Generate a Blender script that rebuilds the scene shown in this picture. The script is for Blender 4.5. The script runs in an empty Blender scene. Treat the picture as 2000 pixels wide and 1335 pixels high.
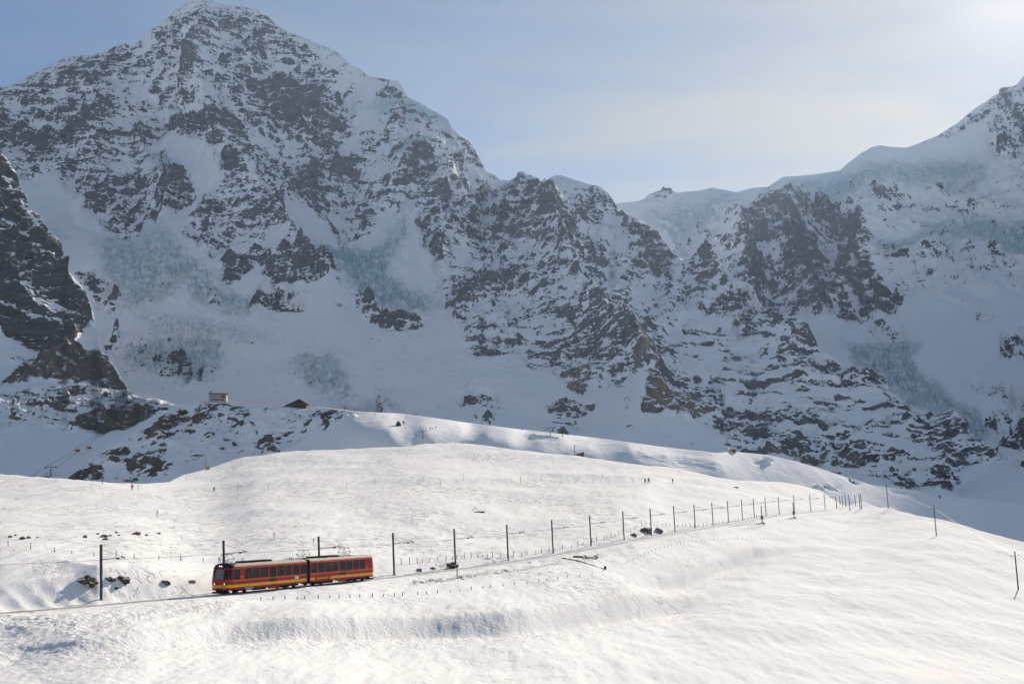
import bpy, bmesh, math, random
import numpy as np
from mathutils import Vector, Matrix

# ------------------------------------------------------------------ camera, sky, sun, exposure
SC = bpy.context.scene
COL = SC.collection
FPX, CX, CY, HZ = 2600.0, 1000.0, 667.5, 990.0       # focal length and horizon row in photo pixels
PITCH, ROLL = math.atan((HZ - CY) / FPX), math.radians(1.5)
fw = Vector((0, math.cos(PITCH), math.sin(PITCH)))
_r, _u = Vector((1, 0, 0)), Vector((0, -math.sin(PITCH), math.cos(PITCH)))
rt = _r * math.cos(ROLL) - _u * math.sin(ROLL)
up = _r * math.sin(ROLL) + _u * math.cos(ROLL)
cam = bpy.data.cameras.new('camera')
cam.sensor_width, cam.lens = 36.0, 36.0 * FPX / 2000.0
cam.clip_start, cam.clip_end = 1.0, 60000.0
cam_o = bpy.data.objects.new('camera', cam)
M3 = Matrix((rt, up, -fw)).transposed()
cam_o.matrix_world = M3.to_4x4()
COL.objects.link(cam_o)
SC.camera = cam_o

def ray(u, v):
    return fw + rt * ((u - CX) / FPX) + up * ((CY - v) / FPX)
def P(u, v, d):                                      # the point seen at photo pixel u, v at forward distance d
    r = ray(u, v)
    return r * (d / r.y)

SUN = ray(1995, 4).normalized()
sun_el, sun_az = math.asin(SUN.z), math.atan2(SUN.x, SUN.y)
sl = bpy.data.lights.new('sun', 'SUN')
sl.energy, sl.angle, sl.color = 4.3, math.radians(0.6), (1.0, 0.88, 0.73)
sun_o = bpy.data.objects.new('sun', sl)
sun_o.rotation_euler = SUN.to_track_quat('Z', 'Y').to_euler()
sun_o.location = SUN * 500
COL.objects.link(sun_o)

W = bpy.data.worlds.new('World')
SC.world = W
W.use_nodes = True
wn, wl = W.node_tree.nodes, W.node_tree.links
wn.clear()
def wnode(t, **k):
    n = wn.new(t)
    for a, b in k.items():
        setattr(n, a, b)
    return n
sky = wnode('ShaderNodeTexSky', sky_type='NISHITA', sun_disc=False, sun_elevation=sun_el, sun_rotation=sun_az,
            altitude=2800.0, air_density=0.9, dust_density=0.35, ozone_density=3.0)
bg_sky = wnode('ShaderNodeBackground'); bg_sky.inputs['Strength'].default_value = 0.05
wl.new(sky.outputs[0], bg_sky.inputs['Color'])
# thin high cirrus: a veil that scatters the sun forward, so it is brighter towards it
tc = wnode('ShaderNodeTexCoord')
sep = wnode('ShaderNodeSeparateXYZ'); wl.new(tc.outputs['Generated'], sep.inputs[0])
zz = wnode('ShaderNodeMath', operation='ADD'); wl.new(sep.outputs['Z'], zz.inputs[0]); zz.inputs[1].default_value = 0.22
dx = wnode('ShaderNodeMath', operation='DIVIDE'); wl.new(sep.outputs['X'], dx.inputs[0]); wl.new(zz.outputs[0], dx.inputs[1])
dy = wnode('ShaderNodeMath', operation='DIVIDE'); wl.new(sep.outputs['Y'], dy.inputs[0]); wl.new(zz.outputs[0], dy.inputs[1])
comb = wnode('ShaderNodeCombineXYZ'); wl.new(dx.outputs[0], comb.inputs[0]); wl.new(dy.outputs[0], comb.inputs[1])
mp = wnode('ShaderNodeMapping'); wl.new(comb.outputs[0], mp.inputs[0])
mp.inputs['Location'].default_value = (8.62, 4.26, 1.8); mp.inputs['Rotation'].default_value = (0, 0, math.radians(-35)); mp.inputs['Scale'].default_value = (0.75, 2.0, 1)
cn = wnode('ShaderNodeTexNoise'); wl.new(mp.outputs[0], cn.inputs['Vector'])
cn.inputs['Scale'].default_value = 0.9; cn.inputs['Detail'].default_value = 6.0; cn.inputs['Roughness'].default_value = 0.5; cn.inputs['Distortion'].default_value = 0.6
cr = wnode('ShaderNodeMapRange', interpolation_type='SMOOTHSTEP'); wl.new(cn.outputs[0], cr.inputs['Value'])
cr.inputs['From Min'].default_value, cr.inputs['From Max'].default_value = 0.40, 0.74
cr.inputs['To Min'].default_value, cr.inputs['To Max'].default_value = 0.05, 0.90
nrm = wnode('ShaderNodeVectorMath', operation='NORMALIZE'); wl.new(tc.outputs['Generated'], nrm.inputs[0])
dot = wnode('ShaderNodeVectorMath', operation='DOT_PRODUCT'); wl.new(nrm.outputs[0], dot.inputs[0]); dot.inputs[1].default_value = SUN
cl0 = wnode('ShaderNodeMath', operation='MAXIMUM'); wl.new(dot.outputs['Value'], cl0.inputs[0]); cl0.inputs[1].default_value = 0.0
def glow(pw, amp):
    p = wnode('ShaderNodeMath', operation='POWER'); wl.new(cl0.outputs[0], p.inputs[0]); p.inputs[1].default_value = pw
    m = wnode('ShaderNodeMath', operation='MULTIPLY'); wl.new(p.outputs[0], m.inputs[0]); m.inputs[1].default_value = amp
    return m
def addn(a, b):
    s = wnode('ShaderNodeMath', operation='ADD'); wl.new(a.outputs[0], s.inputs[0])
    if isinstance(b, float): s.inputs[1].default_value = b
    else: wl.new(b.outputs[0], s.inputs[1])
    return s
gsum = addn(addn(addn(glow(8, 0.10), glow(60, 0.11)), glow(700, 0.16)), 0.20)
bg_cl = wnode('ShaderNodeBackground'); bg_cl.inputs['Color'].default_value = (0.78, 0.89, 1.0, 1)
wl.new(gsum.outputs[0], bg_cl.inputs['Strength'])
warm = wnode('ShaderNodeMix', data_type='RGBA'); gw = glow(14, 1.0); wl.new(gw.outputs[0], warm.inputs[0]); warm.inputs[6].default_value = (0.78, 0.89, 1.0, 1); warm.inputs[7].default_value = (1.0, 0.95, 0.86, 1)
wl.new(warm.outputs[2], bg_cl.inputs['Color'])
gcov = addn(glow(10, 0.60), cr); gcl = wnode('ShaderNodeClamp'); wl.new(gcov.outputs[0], gcl.inputs[0]); gcl.inputs['Max'].default_value = 0.97
mixw = wnode('ShaderNodeMixShader'); wl.new(gcl.outputs[0], mixw.inputs[0]); wl.new(bg_sky.outputs[0], mixw.inputs[1]); wl.new(bg_cl.outputs[0], mixw.inputs[2])
wo = wnode('ShaderNodeOutputWorld'); wl.new(mixw.outputs[0], wo.inputs['Surface'])

vs = SC.view_settings
SC.display_settings.display_device = 'sRGB'
vs.view_transform, vs.look, vs.exposure, vs.gamma = 'Standard', 'None', 0.93, 1.0
vs.use_curve_mapping = False
SC.cycles.use_denoising = True
SC.cycles.use_adaptive_sampling = True
SC.cycles.adaptive_threshold = 0.02
SC.cycles.max_bounces = 6
SC.cycles.diffuse_bounces = 3
SC.cycles.volume_bounces = 0
SC.cycles.transparent_max_bounces = 12

# ------------------------------------------------------------------ helpers
def tag(o, label=None, cat=None, group=None, kind=None):
    for k, v in (('label', label), ('category', cat), ('group', group), ('kind', kind)):
        if v: o[k] = v
    return o

class NT:                                            # small material builder
    def __init__(s, name):
        s.m = bpy.data.materials.new(name); s.m.use_nodes = True
        s.n, s.l = s.m.node_tree.nodes, s.m.node_tree.links
        s.b = s.n['Principled BSDF']; s.out = s.n['Material Output']
    def add(s, t, ins=None, **k):
        n = s.n.new(t)
        for a, b in k.items(): setattr(n, a, b)
        for a, b in (ins or {}).items():
            if isinstance(b, bpy.types.NodeSocket): s.l.new(b, n.inputs[a])
            else: n.inputs[a].default_value = b
        return n
    def math(s, op, a, b=0.0, clamp=False):
        return s.add('ShaderNodeMath', {0: a, 1: b}, operation=op, use_clamp=clamp).outputs[0]
    def ramp(s, v, a, b, c=0.0, d=1.0, smooth=True):
        return s.add('ShaderNodeMapRange', {'Value': v, 'From Min': a, 'From Max': b, 'To Min': c, 'To Max': d},
                     interpolation_type='SMOOTHSTEP' if smooth else 'LINEAR').outputs[0]
    def noise(s, vec, scale, detail=4.0, rough=0.55, dist=0.0):
        return s.add('ShaderNodeTexNoise', {'Vector': vec, 'Scale': scale, 'Detail': detail, 'Roughness': rough, 'Distortion': dist}).outputs[0]
    def mapping(s, vec, scale=(1, 1, 1), rot=(0, 0, 0), loc=(0, 0, 0)):
        return s.add('ShaderNodeMapping', {'Vector': vec, 'Scale': scale, 'Rotation': rot, 'Location': loc}).outputs[0]
    def mix(s, f, a, b):
        n = s.n.new('ShaderNodeMix'); n.data_type = 'RGBA'
        for i, v in ((0, f), (6, a), (7, b)):
            if isinstance(v, bpy.types.NodeSocket): s.l.new(v, n.inputs[i])
            else: n.inputs[i].default_value = v if i == 0 or len(v) == 4 else (*v, 1)
        return n.outputs[2]
    def attr(s, name):
        return s.add('ShaderNodeAttribute', attribute_name=name).outputs['Fac']
    def obj(s):
        return s.add('ShaderNodeTexCoord').outputs['Object']
    def pos(s):
        return s.add('ShaderNodeNewGeometry').outputs['Position']
    def set(s, **k):
        for a, b in k.items():
            i = s.b.inputs[a.replace('_', ' ')]
            if isinstance(b, bpy.types.NodeSocket): s.l.new(b, i)
            else: i.default_value = b if not (isinstance(b, tuple) and len(b) == 3) else (*b, 1)
        return s
    def bump(s, h, dist, strength=1.0, normal=None):
        d = {'Height': h, 'Distance': dist, 'Strength': strength}
        if normal is not None: d['Normal'] = normal
        return s.add('ShaderNodeBump', d).outputs[0]

def simple(name, col, rough=0.6, metal=0.0, var=0.25, scale=3.0, bump=0.0):
    """A plain material with some grain and wear."""
    t = NT(name); o = t.obj()
    n = t.noise(o, scale, 5, 0.6)
    f = t.ramp(n, 0.3, 0.7)
    dark = tuple(c * (1 - var) for c in col); lite = tuple(min(1, c * (1 + var * 0.6)) for c in col)
    t.set(Base_Color=t.mix(f, dark, lite), Roughness=rough, Metallic=metal, Specular_IOR_Level=0.25)
    if bump: t.set(Normal=t.bump(n, bump))
    return t.m

# numpy gradient noise
_rs = np.random.RandomState(7)
_perm = np.concatenate([_rs.permutation(512)] * 3).astype(np.int32)
_g = _rs.normal(size=(512, 3)).astype(np.float32); _g /= np.linalg.norm(_g, axis=1)[:, None]
def pnoise(p):
    p = np.asarray(p, np.float32)
    i = np.floor(p); f = p - i; i = i.astype(np.int64) & 511
    w = f * f * f * (f * (f * 6 - 15) + 10)
    res = np.zeros(p.shape[:-1], np.float32)
    for dx_ in (0, 1):
        wx = w[..., 0] if dx_ else 1 - w[..., 0]
        hx = _perm[i[..., 0] + dx_]
        for dy_ in (0, 1):
            wy = w[..., 1] if dy_ else 1 - w[..., 1]
            hy = _perm[hx + i[..., 1] + dy_]
            for dz_ in (0, 1):
                wz = w[..., 2] if dz_ else 1 - w[..., 2]
                g = _g[_perm[hy + i[..., 2] + dz_] & 511]
                res += wx * wy * wz * ((f[..., 0] - dx_) * g[..., 0] + (f[..., 1] - dy_) * g[..., 1] + (f[..., 2] - dz_) * g[..., 2])
    return res * 1.5
def fbm(p, octv=5, gain=0.5, lac=2.03):
    a, s = 1.0, 0.0
    for k in range(octv):
        s = s + a * pnoise(p * (lac ** k) + 17.3 * k); a *= gain
    return s
def ridged(p, octv=5, gain=0.5, lac=2.07):
    a, s, w = 1.0, 0.0, 1.0
    for k in range(octv):
        n = 1 - np.abs(pnoise(p * (lac ** k) + 31.7 * k)) * 1.6
        n = np.clip(n, 0, 1) ** 2
        s = s + a * n * w; w = np.clip(n * 1.6, 0, 1); a *= gain
    return s

def tps(ctrl, U, V, reg=0.07):
    """thin plate spline of log(depth) over photo pixels."""
    c = np.array(ctrl, float); x = c[:, :2] / 500.0; y = np.log(c[:, 2]); n = len(c)
    K = lambda a, b: (lambda r2: 0.5 * r2 * np.log(r2 + 1e-9))(((a[:, None, :] - b[None]) ** 2).sum(-1))
    A = np.zeros((n + 3, n + 3)); A[:n, :n] = K(x, x) + np.eye(n) * 3e-2 * reg
    A[:n, n] = 1; A[:n, n + 1:] = x; A[n, :n] = 1; A[n + 1:, :n] = x.T
    w = np.linalg.solve(A, np.concatenate([y, np.zeros(3)]))
    q = np.stack([U.ravel(), V.ravel()], 1) / 500.0
    out = np.empty(len(q))
    for s in range(0, len(q), 40000):
        e = q[s:s + 40000]
        out[s:s + 40000] = K(e, x) @ w[:n] + w[n] + e @ w[n + 1:]
    return np.exp(out).reshape(U.shape)

# painted maps of what the ground itself is made of (rock, ice, ...), plus some shade patches, on a 2 px raster
RU0, RV0, RS, RW, RH = -400.0, -120.0, 2.0, 1400, 860
def blur(a, r):
    r = int(r)
    if r < 1: return a
    for ax in (0, 1):
        for _ in range(2):
            c = np.cumsum(np.pad(a, [(r + 1, r) if k == ax else (0, 0) for k in (0, 1)], mode='edge'), axis=ax)
            a = (np.take(c, range(2 * r + 1, c.shape[ax]), ax) - np.take(c, range(0, c.shape[ax] - 2 * r - 1), ax)) / (2 * r + 1)
    return a
def paint(polys, base=0.0, feather=4):
    img = np.full((RH, RW), base, np.float32)
    for it in polys:
        val, pts = it[0], it[1]
        f = it[2] if len(it) > 2 else feather
        p = (np.array(pts, float) - (RU0, RV0)) / RS
        m = int(f * 2 + 3)
        x0, y0 = np.maximum(np.floor(p.min(0)).astype(int) - m, 0); x1, y1 = np.minimum(np.ceil(p.max(0)).astype(int) + m, (RW, RH))
        if x1 <= x0 or y1 <= y0: continue
        X, Y = np.meshgrid(np.arange(x0, x1) + 0.5, np.arange(y0, y1) + 0.5)
        ins = np.zeros(X.shape, bool)
        for (ax, ay), (bx, by) in zip(p, np.roll(p, -1, 0)):
            if ay == by: continue
            c = ((ay > Y) != (by > Y)) & (X < (bx - ax) * (Y - ay) / (by - ay) + ax)
            ins ^= c
        a = blur(ins.astype(np.float32), f / RS)
        s = img[y0:y1, x0:x1]
        s += (val - s) * a
    return img
def stroke(pts, w):                                  # a polyline as a polygon
    p = np.array(pts, float); t = np.gradient(p, axis=0); t /= np.linalg.norm(t, axis=1)[:, None] + 1e-9
    n = np.stack([-t[:, 1], t[:, 0]], 1) * (w / 2)
    return [tuple(q) for q in np.concatenate([p + n, (p - n)[::-1]])]
def sample(img, U, V):
    x = np.clip((U - RU0) / RS, 0, RW - 1.001); y = np.clip((V - RV0) / RS, 0, RH - 1.001)
    i, j = x.astype(int), y.astype(int); fx, fy = x - i, y - j
    i1, j1 = np.minimum(i + 1, RW - 1), np.minimum(j + 1, RH - 1)
    return (img[j, i] * (1 - fx) + img[j, i1] * fx) * (1 - fy) + (img[j1, i] * (1 - fx) + img[j1, i1] * fx) * fy
def seg_dist(U, V, pts):
    d = np.full(U.shape, 1e9)
    for (ax, ay), (bx, by) in zip(pts[:-1], pts[1:]):
        L = (bx - ax) ** 2 + (by - ay) ** 2
        t = np.clip(((U - ax) * (bx - ax) + (V - ay) * (by - ay)) / L, 0, 1)
        d = np.minimum(d, np.hypot(U - ax - t * (bx - ax), V - ay - t * (by - ay)))
    return d
def relief(U, V, items):
    h = np.zeros(U.shape)
    for amp, w, pts in items:
        h += amp * np.exp(-seg_dist(U, V, pts) / w)
    return h

def grid_mesh(name, X, mat, attrs):
    """X: rows x cols x 3"""
    nr, nc = X.shape[:2]
    me = bpy.data.meshes.new(name)
    me.vertices.add(nr * nc); me.vertices.foreach_set('co', X.astype(np.float32).ravel())
    idx = np.arange(nr * nc).reshape(nr, nc)
    f = np.stack([idx[:-1, :-1], idx[:-1, 1:], idx[1:, 1:], idx[1:, :-1]], -1).reshape(-1, 4)
    me.loops.add(f.size); me.polygons.add(len(f))
    me.loops.foreach_set('vertex_index', f.ravel().astype(np.int32))
    me.polygons.foreach_set('loop_start', np.arange(0, f.size, 4, dtype=np.int32))
    me.polygons.foreach_set('loop_total', np.full(len(f), 4, np.int32))
    me.update(calc_edges=True); me.validate()
    me.polygons.foreach_set('use_smooth', np.ones(len(f), bool))
    for k, a in attrs.items():
        at = me.attributes.new(k, 'FLOAT', 'POINT'); at.data.foreach_set('value', a.astype(np.float32).ravel())
    me.materials.append(mat)
    o = bpy.data.objects.new(name, me); COL.objects.link(o)
    return o

RAY = [np.array(v, float) for v in (fw, rt, up)]
def unproject(U, V, D):
    R = RAY[0] + RAY[1] * ((U - CX) / FPX)[..., None] + RAY[2] * ((CY - V) / FPX)[..., None]
    return R * (D / R[..., 1])[..., None]
def normals(X):
    gu, gv = np.gradient(X, axis=1), np.gradient(X, axis=0)
    n = np.cross(gu, gv); n /= np.linalg.norm(n, axis=2)[..., None] + 1e-9
    return n

QL = 1.0
def base_layer(u0, u1, nu, nv, crest, bottom, ctrl, tpow=1.0, reg=0.07):
    nu, nv = int(nu * QL), int(nv * QL)
    us = np.linspace(u0, u1, nu)
    ca, ba = np.array(crest, float), np.array(bottom, float)
    vc, vb = np.interp(us, ca[:, 0], ca[:, 1]), np.interp(us, ba[:, 0], ba[:, 1])
    t = np.linspace(0, 1, nv)[:, None] ** tpow
    V = vb[None] + (vc - vb)[None] * t
    U = np.broadcast_to(us[None], V.shape).copy()
    D = tps(ctrl, U, V, reg)
    return U, V, unproject(U, V, D)
def add_back(X, nb, dist, drop, attrs):
    """carry the crest over and down its far side, so each ridge is a solid landform"""
    c = X[-1]; hd = c[:, :2] / (np.linalg.norm(c[:, :2], axis=1)[:, None])
    rows = []
    for k in range(1, nb + 1):
        s = k / nb
        r = c.copy(); r[:, :2] += hd * dist * s ** 1.5; r[:, 2] -= drop * s ** 1.7
        rows.append(r)
    X2 = np.concatenate([X, np.stack(rows)], 0)
    return X2, {k: np.concatenate([a, np.repeat(a[-1:], nb, 0)], 0) for k, a in attrs.items()}

# ------------------------------------------------------------------ terrain materials
def mountain_mat(name, strata_rot=(0.0, 0.12, 0.0), cell=24.0, flat=2.3, lean=0.0, tilt=0.08, band=0.15, per=(16.0, 41.0), rock_a=(0.022, 0.027, 0.034), rock_b=(0.140, 0.145, 0.155)):
    t = NT(name); p = t.pos()
    geo = t.add('ShaderNodeNewGeometry')
    nz = t.add('ShaderNodeSeparateXYZ', {0: geo.outputs['Normal']}).outputs['Z']
    D, ice, brown = t.attr('rock'), t.attr('ice'), t.attr('brown')
    st = t.mapping(p, (1 / cell, 1 / cell, flat / cell), strata_rot)
    n1 = t.noise(st, 1.0, 7, 0.72, 0.4)
    st2 = t.mapping(p, (1 / 9.0, 1 / 9.0, 2.0 / 9.0), strata_rot)
    n2 = t.noise(st2, 1.0, 3, 0.6)
    # runnels down the fall line
    fl = t.mapping(p, (1 / 13.0, 1 / 50.0, 1 / 90.0), (0, lean, 0))
    n3 = t.noise(fl, 1.0, 4, 0.6, 0.5)
    n = t.math('ADD', t.math('ADD', t.math('MULTIPLY', n1, 0.38), t.math('MULTIPLY', n2, 0.33)), t.math('MULTIPLY', n3, 0.29))
    # strata: thin warped ledges that hold snow
    sp = t.add('ShaderNodeSeparateXYZ', {0: p})
    zb = t.math('ADD', t.math('ADD', sp.outputs['Z'], t.math('MULTIPLY', sp.outputs['X'], tilt)), t.math('MULTIPLY', t.noise(t.mapping(p, (1 / 110.0, 1 / 110.0, 1 / 60.0)), 1.0, 5, 0.65), per[1] * 2.6))
    b1 = t.math('DIVIDE', t.math('PINGPONG', zb, per[0] / 2), per[0] / 2); b2 = t.math('DIVIDE', t.math('PINGPONG', zb, per[1] / 2), per[1] / 2)
    bd = t.math('SUBTRACT', t.math('ADD', t.math('MULTIPLY', b1, 0.5), t.math('MULTIPLY', b2, 0.5)), 0.5)
    n = t.math('ADD', n, t.math('MULTIPLY', bd, band))
    nn = t.ramp(n, 0.41, 0.59, 0.06, 0.94, False)
    steep = t.ramp(nz, 0.95, 0.30, -0.30, 0.26, False)
    gate = t.ramp(D, 0.02, 0.16)
    Dp = t.math('ADD', D, t.math('MULTIPLY', steep, gate))
    rf = t.ramp(t.math('SUBTRACT', Dp, nn), -0.07, 0.07)
    rf = t.math('MULTIPLY', rf, gate)
    cn_ = t.noise(t.mapping(p, (1 / 45.0, 1 / 45.0, 1 / 11.0), strata_rot), 1.0, 7, 0.74)
    rc = t.mix(t.ramp(cn_, 0.36, 0.64), rock_a, rock_b)
    br = t.mix(t.ramp(t.noise(t.mapping(p, (1 / 14.0, 1 / 14.0, 1 / 40.0)), 1.0, 5, 0.6), 0.3, 0.7), (0.085, 0.068, 0.050), (0.34, 0.245, 0.145))
    rc = t.mix(brown, rc, br)
    sn = t.mix(t.noise(t.mapping(p, (1 / 220.0,) * 3), 1.0, 4), (0.90, 0.91, 0.93), (0.94, 0.945, 0.955))
    inn = t.noise(t.mapping(p, (1 / 24.0, 1 / 24.0, 1 / 15.0)), 1.0, 6, 0.72, 0.6)
    icf = t.math('MULTIPLY', t.ramp(t.math('ADD', inn, t.math('MULTIPLY', ice, 0.32)), 0.55, 0.87), t.ramp(ice, 0.02, 0.3))
    cl_ = t.math('PINGPONG', t.math('ADD', t.math('MULTIPLY', inn, 9.0), t.math('MULTIPLY', n2, 1.5)), 0.5)
    sn = t.mix(icf, sn, (0.50, 0.78, 0.83))
    vor = t.add('ShaderNodeTexVoronoi', {'Vector': t.mapping(p, (1 / 26.0, 1 / 26.0, 1 / 17.0)), 'Scale': 1.0}, feature='DISTANCE_TO_EDGE').outputs['Distance']
    crk = t.math('MULTIPLY', t.math('MAXIMUM', t.ramp(vor, 0.09, 0.0), t.ramp(cl_, 0.13, 0.03)), t.math('MULTIPLY', t.ramp(ice, 0.1, 0.7), t.ramp(n1, 0.40, 0.58)))
    sn = t.mix(t.math('MULTIPLY', crk, 0.18), sn, (0.22, 0.48, 0.56))
    colr = t.mix(rf, sn, rc)
    hh = t.math('ADD', t.math('MULTIPLY', t.math('SUBTRACT', nn, 0.5), t.math('ADD', t.math('MULTIPLY', rf, 0.9), 0.13)), t.math('MULTIPLY', t.math('MULTIPLY', t.math('SUBTRACT', inn, 0.5), t.ramp(ice, 0.0, 0.4)), 1.3))
    t.set(Base_Color=colr, Roughness=1.0, Specular_IOR_Level=0.02, Normal=t.bump(hh, cell * 0.24, 0.95))
    return t.m

MAT_FACE = mountain_mat('shaded snow and banded rock')
MAT_JOCH = mountain_mat('shaded snow and ribbed rock', (0.0, -0.35, 0.0), 26.0, 1.3, 0.15, -0.25, 0.09, (17.0, 45.0), (0.016, 0.021, 0.026), (0.085, 0.092, 0.098))
MAT_CLIFF = mountain_mat('dark cliff rock with snowy ledges', (0.0, -0.22, 0.0), 17.0, 2.6, -0.2, 0.22, 0.12, (9.0, 23.0), (0.026, 0.029, 0.034), (0.110, 0.105, 0.102))
MAT_MORAINE = mountain_mat('snowy moraine with slaty rock', (0.0, 0.75, 0.0), 8.0, 1.9, 0.6, -0.6, 0.05, (4.0, 9.0), (0.035, 0.036, 0.040), (0.13, 0.12, 0.11))

def near_snow():
    t = NT('wind packed sunlit snow'); p = t.pos()
    rough, grass = t.attr('rough'), t.attr('grass')
    rot = (0, 0, math.radians(-7))
    big = t.noise(t.mapping(p, (1 / 30.0, 1 / 60.0, 1 / 30.0)), 1.0, 3)
    s1 = t.noise(t.mapping(p, (1 / 2.1, 1 / 3.2, 1 / 2.1), rot), 1.0, 5, 0.65, 0.4)
    s2 = t.noise(t.mapping(p, (1 / 0.45, 1 / 0.9, 1 / 0.45), rot), 1.0, 4, 0.6, 0.3)
    s3 = t.noise(t.mapping(p, (1 / 0.35,) * 3), 1.0, 4, 0.65)
    s4 = t.noise(t.mapping(p, (1 / 4.0, 1 / 14.0, 1 / 4.0), (0, 0, math.radians(12))), 1.0, 4, 0.55, 0.6)
    patch = t.ramp(big, 0.38, 0.66)
    sxy = t.add('ShaderNodeSeparateXYZ', {0: p})
    far = t.math('MULTIPLY', t.ramp(sxy.outputs['Y'], 110.0, 250.0, 0.10, 1.0), t.ramp(t.math('SUBTRACT', sxy.outputs['X'], t.math('MULTIPLY', sxy.outputs['Y'], 0.10)), 25.0, -25.0, 0.14, 1.0))
    patch = t.math('MULTIPLY', patch, far)
    sast = t.math('MULTIPLY', t.ramp(s1, 0.53, 0.60), t.math('ADD', t.math('MULTIPLY', patch, 0.95), 0.02))
    h = t.math('ADD', t.math('MULTIPLY', sast, -0.60), t.math('MULTIPLY', s2, 0.035))
    h = t.math('ADD', h, t.math('MULTIPLY', s3, t.math('ADD', t.math('MULTIPLY', rough, 0.26), 0.020)))
    h = t.math('ADD', h, t.math('MULTIPLY', s4, 0.05))
    sn = t.mix(big, (0.90, 0.90, 0.90), (0.93, 0.925, 0.92))
    gn = t.noise(t.mapping(p, (1 / 0.8, 1 / 1.6, 1 / 0.8)), 1.0, 5, 0.7)
    gf = t.math('MULTIPLY', t.ramp(t.math('SUBTRACT', grass, gn), -0.10, 0.04), t.ramp(grass, 0.03, 0.3))
    gc = t.mix(t.ramp(s3, 0.35, 0.65), (0.045, 0.034, 0.022), (0.21, 0.15, 0.085))
    t.set(Base_Color=t.mix(gf, sn, gc), Roughness=1.0, Specular_IOR_Level=0.02, Normal=t.bump(h, 1.0, 0.9))
    return t.m
MAT_SNOW = near_snow()

# ------------------------------------------------------------------ far landforms
def ribs(X, lean, k=1.0):
    """spurs and gullies running down the fall line, at three sizes (about -0.5 .. 0.7)"""
    w = X / 1000.0; wr = fbm(w * 2.2, 3)
    q = np.stack([w[..., 0] + lean * w[..., 2] + 0.10 * wr, w[..., 1] * 0.35, w[..., 2] * 0.22 + 0.05 * wr], -1)
    a = ridged(q * 5.2 * k + 2.2, 3, 0.45) - 0.85; b = ridged(q * np.array([15, 15, 22.0]) * k + 7.1, 3, 0.5) - 0.85; c = ridged(q * np.array([38, 38, 60.0]) * k + 1.3, 2, 0.5) - 0.75
    return a, b, c
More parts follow.
